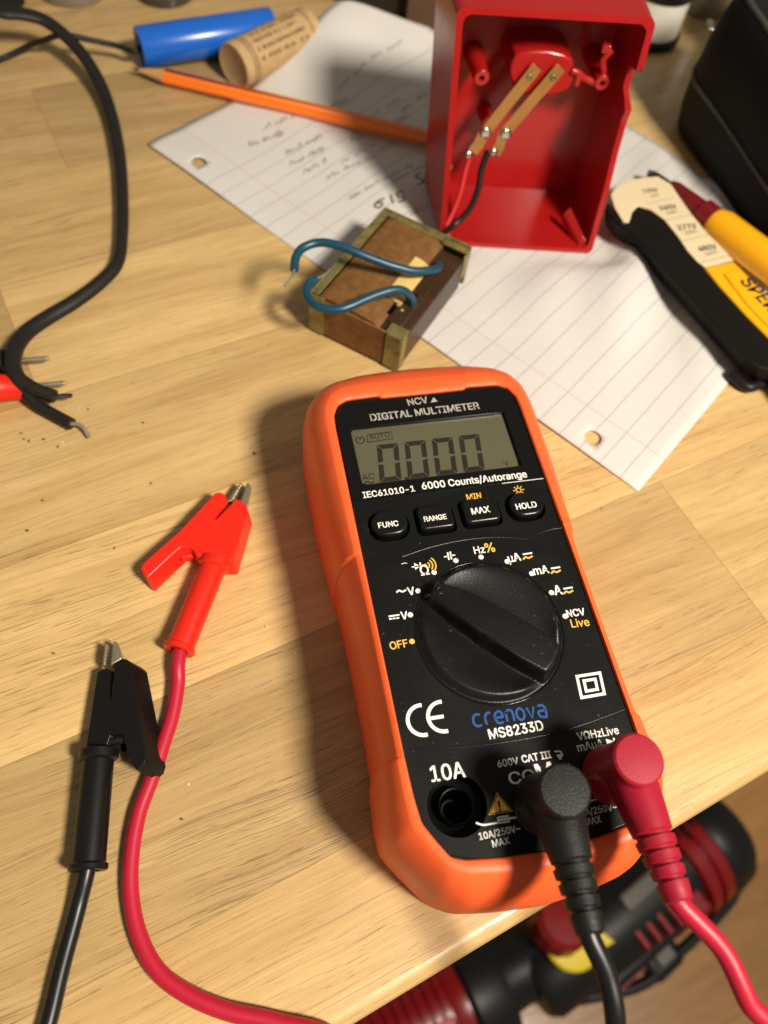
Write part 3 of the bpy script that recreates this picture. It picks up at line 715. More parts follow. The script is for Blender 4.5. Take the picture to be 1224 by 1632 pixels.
# maker's name in thin blue round letters
LA, LB = M(*Z6(523,846), ZF), M(*Z6(843,800), ZF); le = LB-LA; ll = np.linalg.norm(le); le /= ll; ln_ = np.array([-le[1], le[0]]); xh = 2.9; cw = ll/7
def lpt(i, x, y): return LA+le*(i*cw+x*(cw-.85))+ln_*(y*xh)
def lstroke(i, pts, sm=True): flat_line(bp_, smooth_path([lpt(i, *p) for p in pts], 5) if sm and len(pts) > 2 else [lpt(i, *p) for p in pts], .62, ZF)
cO = [(.5+.5*math.cos(a), .5+.5*math.sin(a)) for a in np.linspace(0, 2*math.pi, 17)]
lstroke(0, [(1,.95),(.45,1),(.05,.75),(0,.3),(.35,0),(1,.03)]); lstroke(1, [(.15,0),(.15,.65),(.45,.97),(.95,1)]); lstroke(2, [(.05,.5),(.97,.5),(.85,.93),(.5,1),(.08,.8),(0,.4),(.3,0),(.95,.03)])
lstroke(3, [(.05,0),(.05,.95)]); lstroke(3, [(.05,.7),(.4,1),(.85,.9),(.95,.5),(.95,0)]); lstroke(4, cO); lstroke(5, [(.02,1),(.5,0),(.98,1)], False); lstroke(6, [(.08,1),(.7,1),(.97,.75),(.97,0),(.4,0),(.05,.15),(.1,.5),(.95,.55)])
T(wp, 'MS8233D', Z6(588,900), Z6(817,860), .016)
Z7 = lambda x, y: (580+x*.4412, 1100+y*.4412)
T(wp, '10A', Z7(246,331), Z7(368,313), .012)
T(wp, '600V', Z7(486,279), Z7(560,266), .01); T(wp, 'CAT III', Z7(574,262), Z7(678,244), .02)
for a in (((688,222),(700,220),(712,222),(714,232)),): LN(wp, [Z7(*p) for p in a], .4)
LN(wp, (Z7(696,236), Z7(720,232)), .4); LN(wp, (Z7(700,242), Z7(717,239)), .4); LN(wp, (Z7(705,248), Z7(713,246)), .4)
T(wp, 'CO', Z7(529,341), Z7(622,325), .010, .72); T(wp, 'M', Z7(630,324), Z7(688,313), .012, .80)
tri = ((480,370), (451,451), (538,437)); wt_ = MB(); POLY(wt_, [Z7(*p) for p in tri]); wt_.build('warning_triangle', M_YEL, met, smooth=180)
T(wp, 'VΩHzLive', Z7(775,181), Z7(923,157), .01); T(wp, 'mAμA', Z7(775,222), Z7(868,205), .008)
POLY(wp, (Z7(874,176), Z7(880,200), Z7(900,184))); LN(wp, (Z7(902,172), Z7(906,194)), .4)
LN(wp, (Z7(405,479), Z7(424,486), Z7(436,487), Z7(482,479)), .4); LN(wp, (Z7(482,470), Z7(566,457)), .4)
fq = [M(*Z7(*p), ZF) for p in ((483,460), (522,454), (526,474), (487,480))]; flat_line(wp, [*fq, fq[0]], .35, ZF+.012)
T(wp, '10A/250V~', Z7(419,541), Z7(567,509), .008); T(wp, 'MAX', Z7(467,568), Z7(528,554), .008)
T(wp, 'mA/250V~', Z7(781,457), Z7(915,431), .006); T(wp, 'MAX', Z7(802,490), Z7(860,477), .006)
LN(wp, (Z7(815,401), Z7(845,393), Z7(856,386), Z7(861,366)), .4); LN(wp, (Z7(818,345), Z7(828,352)), .4)
wt_ = MB(); POLY(wt_, [Z7(*p) for p in ((738,262), (712,330), (790,318))]); wt_.build('warning_triangle', M_YEL, met, smooth=180)
wp.build('white_lettering_and_glint', M_WHITE, met, smooth=180); yp.build('yellow_lettering', M_YEL, met, smooth=180); gp.build('grey_lettering', M_GREYP, met, smooth=180); bp_.build('blue_lettering', M_BLUEP, met, smooth=180)
# dark insides of the two warning triangles
tk = MB()
for tri in (((480,384), (461,445), (528,434)), ((739,272), (722,324), (780,315))): pass
t0 = [M(*Z7(*p), ZF) for p in ((480,370), (451,451), (538,437))]; tc_ = sum(t0)/3; q = [tc_+(p-tc_)*.86 for p in t0]
for i in range(3): flat_line(tk, [q[i], q[(i+1) % 3]], .22, ZF+.02)
flat_line(tk, [tc_+(t0[0]-tc_)*.42, tc_-(t0[0]-tc_)*.10], .5, ZF+.02); flat_disc(tk, tc_-(t0[0]-tc_)*.28, .3, ZF+.02)
t1 = [M(*Z7(*p), ZF) for p in ((738,262), (712,330), (790,318))]; tc1 = sum(t1)/3; q = [tc1+(p-tc1)*.7 for p in t1]; tk.add([(*p, ZF+.02) for p in q], [(0, 1, 2)])
tk.build('warning_mark', M_HOLE, met, smooth=180)

def L2W(u, v, z):      # meter millimetres -> place
    return np.array([MX+u*math.cos(YW)-v*math.sin(YW), MY+u*math.sin(YW)+v*math.cos(YW), z])

# ------------------------------------------------------------------ test leads
def plug(root, u, arm_end, m, name='banana_plug', v0=-41.9):
    b_ = MB(); c0 = L2W(u, v0, 40.4); top = L2W(u, v0-.3, 61)
    b_.lathe([(0, 6.6), (.8, 7.0), (3, 7.0), (7, 6.5), (11, 6.15), (18.3, 6.0), (19.2, 5.85), (19.75, 5.3), (19.95, 2.6), (20, 0)], c0, top, 48)
    a0 = L2W(u, v0, 52); a1 = L2W(*arm_end); ax = (a1-a0)/np.linalg.norm(a1-a0); ln = np.linalg.norm(a1-a0)
    pr = [(0, 4.6), (3, 5.5), (6, 5.6), (ln-12.4, 4.55)]
    for k in range(4):
        t0_ = ln-12+k*3; r0 = 4.5-.33*k; pr += [(t0_, r0-.62), (t0_+.75, r0-.7), (t0_+1.0, r0), (t0_+2.8, r0-.2)]
    pr += [(ln+.2, 3.2), (ln+1.6, 3.0), (ln+2.0, 2.4)]
    b_.lathe(pr, a0, a1, 40)
    for s_ in (-1,):   # moulded round boss on the side
        b0 = L2W(u-4.2, v0-2.4, 47.0); b1 = L2W(u-13, v0-7, 49); b_.lathe([(0, 4.0), (2.2, 3.8), (2.7, 3.4), (2.75, 2.7), (2.4, 2.4), (2.4, 0)], b0, b1, 28)
    b_.build(name, m, root, smooth=35); return a0, a1, ax

def clip_parts(root, outline, z0, z1, zr, m, jaws, sleeve0, sleeve1, r, colr, hz, colw, shear=(0, 0), hinge=(0, 0), lever=((0, 0), (1, 1))):
    P = [W(*p, zr)[:2] for p in outline]
    g = MB().prism(P, z0, z1, shear=shear); ins_ = g.build('clip_insulator', m, root, bevel=1.3, seg=3)
    b_ = MB(); a, c = np.array(sleeve0), np.array(sleeve1); ln = np.linalg.norm(c-a)
    b_.lathe([(-1.6, colr*.9), (-1.3, colr), (.9, colr), (1.3, colr*.92), (1.5, r), (ln-2, r*1.03), (ln-1.5, r*1.18), (ln-.4, r*1.2), (ln, r*1.1), (ln+.02, r*.7), (ln-2.5, r*.62)], a, c, 36)
    b_.build('cable_sleeve', m, root, smooth=38)
    for jw in jaws:
        j = MB(); j.prism([W(*p, hz)[:2] for p in jw], hz-3.2, hz+.3); j.build('jaw', M_STEEL, root, bevel=.2, seg=2)
    hp = W(*hinge, z0+3.2); MB().tube([hp+np.array([-2.6, -1.2, 0]), hp+np.array([2.6, 1.2, 0])], 1.25, 14).build('hinge_pin', m, root, smooth=50)


CR = 2.15
ZC = lambda x, y: (x*.3595, 740+y*.3595)
def teeth(a, b_, n_, amp):   # zigzag from a to b
    a, b_ = np.array(a, float), np.array(b_, float); e = b_-a; nn = np.array([-e[1], e[0]])/np.linalg.norm(e)*amp; out = []
    for i in range(n_): out += [tuple(a+e*i/n_), tuple(a+e*(i+.5)/n_+nn)]
    return out+[tuple(b_)]

red = thing('test_lead', 'red test lead with right-angle plug in the meter and red crocodile clip on the table', 'test lead', L2W(19.1, -41.9, 40))
a0, a1, ax = plug(red, 19.1, (18.7, -69.3, 56.0), M_REDPL)
cl_out = [ZC(*p) for p in ((955,124),(978,122),(1001,134),(946,246),(960,240),(1047,152),(1070,160),(1092,181),(1096,200),(1030,425),(950,425),(868,405),(858,380),(838,367),(800,366),(770,392),(655,500),(636,488),(622,458),(640,432),(800,290))]
jawsR = [[ZC(*p) for p in ((1003,168),(1056,94),(1070,82))]+teeth(ZC(1073,96), ZC(1034,162), 6, 2.2),
         [ZC(*p) for p in ((1095,186),(1113,98),(1098,79))]+teeth(ZC(1088,98), ZC(1062,168), 6, -2.2)]
slv0 = W(*ZC(950,440), 5.6); slv1 = W(*ZC(790,828), 4.9); slv0[2] = 4.9; slv1[2] = 4.7
clip_parts(red, cl_out, .6, 7.6, 7.6, M_REDCLIP, jawsR, slv0, slv1, 4.1, 5.0, 4.6, 1, (1.8, -1.6), ZC(845,405), (ZC(640,492), ZC(672,520)))
PX = lambda x, y, z: tuple(W(x, y, z))
path = [slv1+(slv0-slv1)/np.linalg.norm(slv0-slv1)*2.2, PX(283,1062,4.3), PX(282,1090,3.0), PX(274,1140,CR), PX(258,1190,CR), PX(241,1245,CR), PX(222,1300,CR), PX(209,1360,CR), PX(207,1420,CR), PX(219,1485,CR), PX(250,1543,CR), PX(300,1585,CR), PX(365,1613,CR), PX(440,1630,CR), PX(530,1652,CR+.3),
        (17, -22, -4), (24, -36, -18), (40, -80, -60), (70, -110, -90), (95, -90, -60), (98, -55, -10), (97, -28, 24), PX(1222,1668,46), PX(1192,1592,51), PX(1152,1512,54), tuple(a1+ax*2), tuple(a1-ax*1)]
MB().tube(uneven(smooth_path(path, 10), .22, 2), CR, 18).build('cable', M_REDCAB, red, smooth=80)

blk = thing('test_lead', 'black test lead with right-angle plug in the meter and black crocodile clip on the table', 'test lead', L2W(.2, -41.9, 40))
a0, a1, ax = plug(blk, .3, (-1.6, -71.2, 55), M_BLKPL, v0=-45.2)
b_out = [ZC(*p) for p in ((420,903),(446,892),(464,888),(474,1030),(484,1030),(500,872),(522,856),(550,851),(572,872),(600,1020),(652,1296),(642,1330),(606,1358),(586,1330),(566,1280),(550,1225),(540,1198),(515,1192),(482,1195),(468,1236),(372,1243))]
jawsB = [[ZC(*p) for p in ((455,892),(464,812),(473,792))]+teeth(ZC(481,804), ZC(470,888), 6, 2.2),
         [ZC(*p) for p in ((546,858),(521,790),(506,785))]+teeth(ZC(499,802), ZC(489,892), 6, -2.2)]
sb0 = W(*ZC(438,1290), 5.4); sb1 = W(388, 1385, 5); sb1 = W(140, 1388, 5.0)
clip_parts(blk, b_out, 2.6, lambda p: 6.4+.2*(p[0]+68), 8.5, M_BLKCLIP, jawsB, sb0, sb1, 4.2, 5.3, 6.2, 1, (4.6, -.6), ZC(512,1225), (ZC(640,1362), ZC(735,1330)))
path = [sb1+(sb0-sb1)/np.linalg.norm(sb0-sb1)*2.2, PX(136,1402,4.2), PX(125,1445,2.6), PX(110,1500,CR), PX(95,1555,CR), PX(80,1612,CR), PX(64,1668,CR), PX(50,1730,CR), PX(60,1850,CR), (-40, -62, -6), (-28, -80, -30), (0, -120, -90), (40, -120, -110), (62, -80, -60), (66, -40, 0), PX(975,1700,38), PX(981,1630,49), PX(968,1550,53), tuple(a1+ax*2), tuple(a1-ax*1)]
MB().tube(uneven(smooth_path(path, 10), .25, 5), CR, 18).build('cable', M_BLKCAB, blk, smooth=80)

# ------------------------------------------------------------------ transformer
tL = np.array([-42.3, 213.9]); tX = np.array([38.8, -14.2]); tW = 40.5; tX /= np.linalg.norm(tX); tY = np.array([-tX[1], tX[0]]); tD = 57.0; tH = 18.6
TZ = 1.2
def TF(p): q = tL+tX*p[0]+tY*p[1]; return (q[0], q[1], p[2]+TZ)
tr = thing('transformer', 'small brown paper-wrapped transformer in a brassy frame with two teal wires', 'transformer', (*tL, 0))
MB().box((27.5, 2.5, 0), (40, 53.5, 15.8), TF).build('iron_core', M_LAM, tr, bevel=.8)
MB().box((4.5, -.45, .3), (33.2, .55, 17.4), TF).build('paper_end', M_KRAFT, tr, bevel=.3)
MB().box((28.5, 6, 15.8), (36.5, 50, 16.6), TF).build('core_cover', M_LAM, tr, bevel=.4)
kp = MB(); kp.strip([[TF(p) for p in ((4.0, y, .2), (3.7, y, 14.0), (3.8, y, 17.8), (7, y, 18.8), (18, y, 19.0+.5*math.sin(y*.11)), (26.5, y, 18.3), (29.5, y, 16.6), (29.6, y, .2))] for y in np.linspace(.6, 54.5, 14)])
for e in (0, 13): kp.f.append([e*8+i for i in range(8)]); kp.mi.append(0)
kp.build('paper_wrap', M_KRAFT, tr, smooth=40)
ct = MB(); ct.strip([[TF((x, y, z)) for x, z in ((24, 18.75), (27.5, 18.3), (30.6, 16.9), (31, 16.7))] for y in np.linspace(15, 40, 8)], closed=False); ct.build('cream_tape', M_CREAM, tr, smooth=60)
fr_ = MB()
fr_.box((0, 0, 0), (.9, tD, 19.4), TF).box((.9, .5, 18.5), (3.6, tD-.5, 19.2), TF)                      # long side with its flange
fr_.box((0, tD, 0), (40.5, tD+.9, 19.4), TF).box((3.6, tD-3, 18.5), (29, tD, 19.2), TF)              # far end
fr_.box((29, tD-3.4, 17.6), (40.5, tD, 18.6), TF).box((39.6, tD-5, 6), (40.5, tD, 17.6), TF)
fr_.box((0, -.7, 0), (6.6, .2, 18.9), TF)                                                             # near corner posts
fr_.box((33.4, -.9, 0), (39.6, 0, 17.6), TF).box((32.6, 0, 16.6), (40.2, 5.2, 17.5), TF).box((39.4, -.7, 0), (40.3, 4.0, 16.6), TF)
fr_.build('metal_frame', M_OLIVE, tr, bevel=.3)
def teal(pts, tail, mname='lead_wire'):
    o_ = MB().tube(smooth_path([PX(*p) for p in pts], 8), 1.62, 16).build(mname, M_TEAL, tr, smooth=80)
    MB().tube(smooth_path([PX(*p) for p in tail], 6), .5, 8).build('bare_copper', M_TIN, o_, smooth=80)
teal([(700,422,18.6),(697,428,21),(684,431,23.5),(660,432,25),(630,425,27),(600,415,29),(570,403,31),(545,393,32),(520,387,32),(500,388,31.5),(480,397,31),(471,412,30.5),(469,430,30)], [(470,425,30),(466,440,30),(461,447,29.8),(453,456,29.5)])
teal([(658,486,17.6),(655,474,22),(644,464,26),(628,462,27.5),(605,468,27.5),(580,478,27),(560,487,26.5),(540,493,26),(518,492,25.5),(500,485,25),(489,470,24.5),(491,453,24),(503,445,23.5)], [(500,446,23.6),(511,441,23),(519,437,22.5),(526,430,22)])
sp_ = MB()
for q in ((634,488,17.8), (640,497,16.8)): sp_.lathe([(0, .5), (.5, .9), (1.0, 1.0), (1.5, .5), (1.6, 0)], PX(*q), tuple(np.array(PX(*q))+np.array([0, 0, 1])), 12)
sp_.build('solder_blob', M_OLIVE, tr, smooth=80)
dk_ = MB(); dk_.box((27.6, 8.5, 15.9), (30.2, 15.5, 17.2), TF); dk_.build('lead_opening', M_HOLE, tr, bevel=.4)
hl = MB(); c0 = np.array(TF((33.2, 23, 16.62))); hl.lathe([(0, 1.0), (.05, 1.0), (.06, 0)], c0, c0+np.array([0, 0, 1]), 18); hl.build('rivet_hole', M_HOLE, tr, smooth=20)

# ------------------------------------------------------------------ red box (open front)
A_, B_ = W(700, 391, 0), W(942, 406, 0); tt = (B_-A_)/np.linalg.norm(B_-A_); qq = np.array([-tt[1], tt[0], 0])
def on_plane(px, py, lean):          # point of the front plane that leans back by this much
    D = _d + (px-612)/F*_r - (py-816)/F*_u; nrm = -qq*math.cos(lean)+np.array([0, 0, 1])*math.sin(lean); C = np.array([0, 0, H])
    return C+D*(((A_-C)@nrm)/(D@nrm))
LEAN = math.radians(13)
FT = [A_, B_, on_plane(1048, 28, LEAN), on_plane(729, 9, LEAN)]     # front corners BL BR TR TL
DEP = 41.0
bkd = qq*DEP
def bx(s, t, d):       # s across 0..1, t up 0..1, d depth 0..1
    f = FT[0]*(1-s)*(1-t)+FT[1]*s*(1-t)+FT[2]*s*t+FT[3]*(1-s)*t
    lnk = 1-.20*t
    dr = .02*d       # draft
    f = f+(FT[1]-FT[0])*(.5-s)*dr*2
    return f+bkd*d*lnk-tt*d*(1-s)*6.5
bxo = thing('red_plastic_box', 'open red plastic box standing on the paper with two brass contact strips inside', 'box', ((A_+B_)/2))
SW, TW_ = .034, .026
def rloop(s0, s1, t0, t1, d, rad=.045, n=5):
    out = []; ry = rad*.75
    for cx, cy, a0 in ((s1-rad, t1-ry, 0), (s0+rad, t1-ry, 90), (s0+rad, t0+ry, 180), (s1-rad, t0+ry, 270)):
        for q in range(n+1):
            a = math.radians(a0+90*q/n); out.append(bx(cx+rad*math.cos(a), cy+ry*math.sin(a), d))
    return out
def shell_loops():
    # the right rim has a notch: rim depth pulled back there
    out = []
    for s0, s1, t0, t1, d in ((.04, .96, .03, .97, 1.0), (0, 1, 0, 1, .97), (0, 1, 0, 1, .0), (SW, 1-SW, TW_, 1-TW_, 0.), (SW+.004, 1-SW-.004, TW_+.004, 1-TW_-.004, .93)):
        out.append((s0, s1, t0, t1, d))
    return out
bs = MB(); NS = 40
def dense_loop(s0, s1, t0, t1, d, front=False):
    rad, ry = .05, .036; pts = []
    def arc(cx, cy, a0):
        for q in range(6): a = math.radians(a0+90*q/6); pts.append((cx+rad*math.cos(a), cy+ry*math.sin(a)))
    def lin_(a, b_, n_):
        for q in range(n_): pts.append((a[0]+(b_[0]-a[0])*q/n_, a[1]+(b_[1]-a[1])*q/n_))
    lin_((s1, t0+ry), (s1, t1-ry), NS); arc(s1-rad, t1-ry, 0); lin_((s1-rad, t1), (s0+rad, t1), 6); arc(s0+rad, t1-ry, 90); lin_((s0, t1-ry), (s0, t0+ry), 6); arc(s0+rad, t0+ry, 180); lin_((s0+rad, t0), (s1-rad, t0), 6); arc(s1-rad, t0+ry, 270)
    out = []
    for s_, t_ in pts:
        dd = d
        if front and s_ > .9:
            nt_ = ss(.665, .69, t_)*ss(.805, .785, t_); dd = d+.26*nt_+.04*ss(.66, .60, t_)*ss(.30, .5, t_)
        out.append(bx(s_, t_, dd))
    return out
bs.strip([dense_loop(.03, .97, .02, .98, 1.), dense_loop(0, 1, 0, 1, .97), dense_loop(0, 1, 0, 1, .5), dense_loop(0, 1, 0, 1, 0., True), dense_loop(SW, 1-SW, TW_, 1-TW_, 0., True), dense_loop(SW+.002, 1-SW-.002, TW_+.002, 1-TW_-.002, .5), dense_loop(SW+.004, 1-SW-.004, TW_+.004, 1-TW_-.004, .93)])
k = len(bs.v)//7; bs.f.append(list(range(k))); bs.mi.append(0); bs.f.append([6*k+i for i in range(k)]); bs.mi.append(0)
bs.build('box_shell', M_REDBOX, bxo, smooth=40)
fdir = lambda s, t: (bx(s, t, 0)-bx(s, t, 1))/np.linalg.norm(bx(s, t, 0)-bx(s, t, 1))
def bxp(px, py, d):     # point at depth d inside the box seen at this pixel
    s, t = .5, .5
    C = np.array([0, 0, H]); D = _d + (px-612)/F*_r - (py-816)/F*_u; D = D/np.linalg.norm(D)
    for _ in range(40):
        p = bx(s, t, d); r0 = p-C; r0 -= D*(r0@D)
        ds = (bx(s+1e-3, t, d)-p)/1e-3; dt = (bx(s, t+1e-3, d)-p)/1e-3
        ds -= D*(ds@D); dt -= D*(dt@D); Am = np.stack([ds, dt], 1); sol = np.linalg.lstsq(Am, -r0, rcond=None)[0]; s += sol[0]; t += sol[1]
    return bx(s, t, d), s, t
Rim = lambda px, py, d=0: bxp(px, py, d)[0]
# switch block: a barrel with a flat end standing out of the back
blk_px = [(812,118),(815,100),(823,86),(845,81),(875,81),(898,86),(914,96),(914,130),(905,145),(890,150),(862,155),(842,152),(818,140)]
fl = [Rim(*p, .42) for p in blk_px]; bk = []
for p in blk_px:
    q, s_, t_ = bxp(*p, .42); bk.append(bx(s_, t_, .95))
sb = MB(); sb.strip([bk, fl]); n_ = len(fl); sb.f.append([n_+i for i in range(n_)]); sb.mi.append(0)
sb.build('switch_block', M_REDBOX, bxo, bevel=.8)
def post(px, py, d, r_, name='screw_post'):
    p, s_, t_ = bxp(px, py, d); q = bx(s_, t_, .95); ln = np.linalg.norm(p-q)
    m_ = MB(); m_.lathe([(0, r_*1.35), (ln-.3, r_), (ln, r_*.9), (ln+.01, r_*.40), (ln-5, r_*.38)], q, p, 24)
    return m_.build(name, M_REDBOX, bxo, smooth=40)
post(768, 125, .42, 3.1); post(960, 133, .36, 3.0); post(778, 195, .72, 2.6)
# moulded arm beside the right post
ar = MB(); pts = [Rim(*p, .42) for p in ((910,112),(921,116),(930,124),(950,134))]; ar.tube(smooth_path(pts, 4), 1.5, 8)
pts = [Rim(*p, .40) for p in ((958,128),(962,112),(960,98),(968,86),(976,80))]; ar.tube(smooth_path(pts, 4), 1.4, 8)
ar.box((-1.6, -1.6, -1.6), (1.6, 1.6, 1.6), lambda p: tuple(np.array(p)+Rim(966, 76, .40)))
ar.box((-1., -1., -2.2), (1., 1., 2.2), lambda p: tuple(np.array(p)+Rim(921, 128, .42)))
ar.build('moulded_arm', M_REDBOX, bxo, bevel=.3)
# rib on the floor corner and a rivet-like dot
rb = MB(); r0, r1, r2, r3 = Rim(893,352,.30), Rim(905,340,.30), Rim(930,395,.06), Rim(920,398,.06); e = np.array([0, 0, 4.])
rb.add([r0, r1, r2, r3, r0+e, r1+e, r2+e, r3+e], [(3,2,1,0),(4,5,6,7),(0,1,5,4),(1,2,6,5),(2,3,7,6),(3,0,4,7)]); rb.build('corner_rib', M_REDBOX, bxo, bevel=.5)
# brass contact strips
for a, b_, sc1, lug, tip in (((855,103),(773,206),(772,207),(752,236),(744,240)), ((893,104),(803,208),(804,209),(788,238),(784,236))):
    pA, pB, pC = Rim(*a, .41), Rim(*b_, .385), Rim(*lug, .355)
    ax_ = (pB-pA)/np.linalg.norm(pB-pA); f_ = fdir(.5, .6); sd = np.cross(ax_, f_); sd /= np.linalg.norm(sd); w_ = 2.55
    st = MB(); L_ = []
    for p, hh in ((pA, 0), (pA+(pB-pA)*.5, 0), (pB, .1), (pB+(pC-pB)*.25, .1), (pB+(pC-pB)*.55, 1.3), (pC, 1.0)):
        c0 = p+f_*(1.2+hh); L_.append([c0-sd*w_, c0+sd*w_, c0+sd*w_+f_*.45, c0-sd*w_+f_*.45])
    st.strip(L_); st.f.append([0, 1, 2, 3]); st.mi.append(0); st.f.append([20, 21, 22, 23]); st.mi.append(0)
    ST = st.build('contact_strip', M_COPPER, bxo, bevel=.12)
    top = pA+ax_*4.2+f_*1.6; r_ = MB(); r_.lathe([(0, 1.4), (.5, 1.3), (.75, .9), (.76, .6), (.2, .5)], top, top+f_, 18); r_.build('eyelet', M_OLIVE, ST, smooth=50)
    c1 = Rim(*sc1, .385)+f_*1.7; r_ = MB(); r_.lathe([(0, 2.5), (.6, 2.5), (1.1, 2.0), (1.3, 1.0), (1.3, 0)], c1, c1+f_, 20)
    r_.box((-1.9, -.25, 1.2), (1.9, .25, 1.5), lambda p: tuple(c1+sd*p[0]*.9+ax_*p[1]+f_*p[2])); r_.build('screw_head', M_SOLDER, ST, smooth=45)
    c2 = Rim(*tip, .35)+f_*2; r_ = MB(); r_.lathe([(0, 1.9), (.8, 2.1), (1.6, 1.5), (2.0, .5), (2.05, 0)], c2, c2+f_, 12); r_.build('solder_blob', M_SOLDER, ST, smooth=80)
MB().tube(smooth_path([Rim(750,243,.33), Rim(741,275,.28), Rim(734,305,.22), Rim(722,338,.15), Rim(706,370,.06)], 8), 1.05, 10).build('red_wire', mat('red_wire_insulation', '#C22A2E', .4), bxo, smooth=80)
MB().tube(smooth_path([Rim(778,240,.32), Rim(768,268,.27), Rim(762,300,.2), Rim(748,334,.13), Rim(722,360,.05), tuple(np.array(PX(700,376,9)))], 8), 1.35, 12).build('black_wire', M_BLKCAB, bxo, smooth=80)
c = Rim(717, 266, .1); d_ = MB(); d_.lathe([(0, 1.2), (.6, 1.1), (.9, .6), (.92, 0)], c, c+np.array([1, -.3, .2]), 14); d_.build('rivet', M_OLIVE, bxo, smooth=60)

# ------------------------------------------------------------------ pencil, battery, cork
p0, p1 = np.array(PX(262,120,5)), np.array(PX(690,222,5.5)); p0[2] = 4.6; p1[2] = 5.4
dirp = (p1-p0)/np.linalg.norm(p1-p0); tip = np.array(PX(219,113,4.0)); tip[2] = 4.2
pen = thing('pencil', 'orange hexagonal pencil lying across the paper towards the red box', 'pencil', (*p0[:2], 0))
MB().tube([p0, p0+dirp*.5, p0+dirp*148], 3.75, 6, up=(0, 0, 1)).build('barrel', M_PENCIL, pen, bevel=.5)
tip = p0-dirp*17
MB().tube([p0+dirp*.2, p0-dirp*13], [3.5, .85], 18).build('sharpened_wood', M_PWOOD, pen, smooth=60)
MB().tube([p0-dirp*13, tip], [.85, .15], 12).build('lead', M_LEAD, pen, smooth=60)
MB().tube([p0+dirp*148, p0+dirp*160], 3.7, 18).build('ferrule', M_GREYMET, pen, smooth=60)
MB().tube([p0+dirp*160, p0+dirp*166, p0+dirp*167], [3.6, 3.5, 2.8], 18).build('eraser', mat('pink_rubber', '#C8776E', .8), pen, smooth=60)

bat = thing('battery_cell', 'blue wrapped cylindrical battery cell beside the cork', 'battery', (*W(300, 70, 0)[:2], 0))
b0, b1 = np.array(PX(222,76,9.3)), np.array(PX(433,44,9.3)); ab = (b1-b0)/np.linalg.norm(b1-b0); lb = np.linalg.norm(b1-b0)
MB().lathe([(.5, 8.2), (0, 8.9), (.6, 9.2), (lb-.6, 9.2), (lb, 8.9), (lb-.5, 8.2)], b0, b1, 40).build('wrapper', M_BLUE, bat, smooth=40)
MB().lathe([(0, 8.0), (-.6, 5), (-.9, 4.8), (-.9, 0)], b0+ab*.9, b1, 24).build('terminal', M_CHAR, bat, smooth=40)
wp_ = [b0+ab*.5, PX(213,82,9), PX(190,74,9.5), PX(165,68,11), PX(140,63,13), PX(118,58,15), PX(95,56,15), PX(76,62,12), PX(48,72,6), PX(20,86,2.5), PX(0,95,1.5), PX(-30,108,1.5)]
MB().tube(smooth_path(wp_, 8), 1.35, 10).build('lead_wire', M_CORDBLK, bat, smooth=80)

def cork_material():
    m = mat('cork', '#B99A6C', .75, var=.16, vscale=350, bump=.5, bscale=700); t = m.node_tree; b = t.nodes['Principled BSDF']
    return m
ck = thing('wine_cork', 'printed wine cork lying against the blue battery', 'cork', (*W(425, 90, 0)[:2], 0))
c0, c1 = np.array(PX(372,106,10.6)), np.array(PX(492,48,10.6)); ac = (c1-c0)/np.linalg.norm(c1-c0); lc = np.linalg.norm(c1-c0)
MB().lathe([(.4, 0), (.4, 9), (0, 9.9), (.8, 10.6), (lc-.8, 10.6), (lc, 9.9), (lc-.4, 0)], c0, c1, 40).build('cork_body', cork_material(), ck, smooth=40)
m_ink = mat('faded_ink', '#6E4A28', .8)
ink = MB()
for t_ in (5.0, 7.0, lc-6): ink.lathe([(t_, 10.62), (t_+.35, 10.66), (t_+.7, 10.62)], c0, c1, 40)
up_ = np.array([0, 0, 1.]); b2 = up_-ac*(ac@up_); b2 /= np.linalg.norm(b2); c2_ = np.cross(b2, ac); rk = random.Random(3)
for row in range(9):
    th = math.radians(-70+row*22); t_ = 10
    while t_ < lc-10:
        wd = rk.uniform(.5, 1.4)
        if rk.random() < .8:
            qd = []
            for dt, da in ((0, 0), (wd, 0), (wd, .16), (0, .16)):
                a = th+da; qd.append(c0+ac*(t_+dt)+(b2*math.cos(a)+c2_*math.sin(a))*10.66)
            ink.add(qd, [(0, 1, 2, 3)])
        t_ += wd+rk.uniform(.3, .7)
ink.build('printed_bands', m_ink, ck, smooth=60)
led = thing('indicator_bulb', 'tiny red bulb with bare leads by the pencil and cork', 'bulb', (*W(453, 128, 0)[:2], 0))
c = W(452, 130, 2.2); MB().lathe([(-2, 2.0), (0, 2.0), (1.4, 1.5), (2, .5), (2.1, 0)], c, W(462, 118, 2.2), 16).build('lens', mat('red_lens', '#B01818', .25), led, smooth=60)
MB().tube(smooth_path([c, PX(445,140,2), PX(436,148,1.5), PX(430,151,1)], 5), .35, 6).build('lead_wire', M_TIN, led, smooth=80)

# ------------------------------------------------------------------ crumbs
db_ = MB(); rc_ = random.Random(11)
spots = [(38,700),(46,703),(70,700),(33,690),(125,650),(140,652),(100,705),(92,712),(228,673),(68,797),(182,873),(405,722),(411,716),(241,770),(520,860),(1002,660),(300,1250),(470,1040)]+[(rc_.uniform(0, 460), rc_.uniform(560, 1500)) for _ in range(6)]
for sx, sy in spots:
    c = W(sx, sy, .25); q = [(c[0]+rc_.uniform(.25, .75)*math.cos(k*1.05), c[1]+rc_.uniform(.2, .55)*math.sin(k*1.05)) for k in range(6)]; db_.prism(q, .02, rc_.uniform(.2, .45), mi=0 if rc_.random() < .75 else 1)
o = db_.build('crumbs', [mat('dark_crumb', '#6A4E30', .8), mat('pale_crumb', '#CDBFA5', .8)]); o['kind'] = 'stuff'

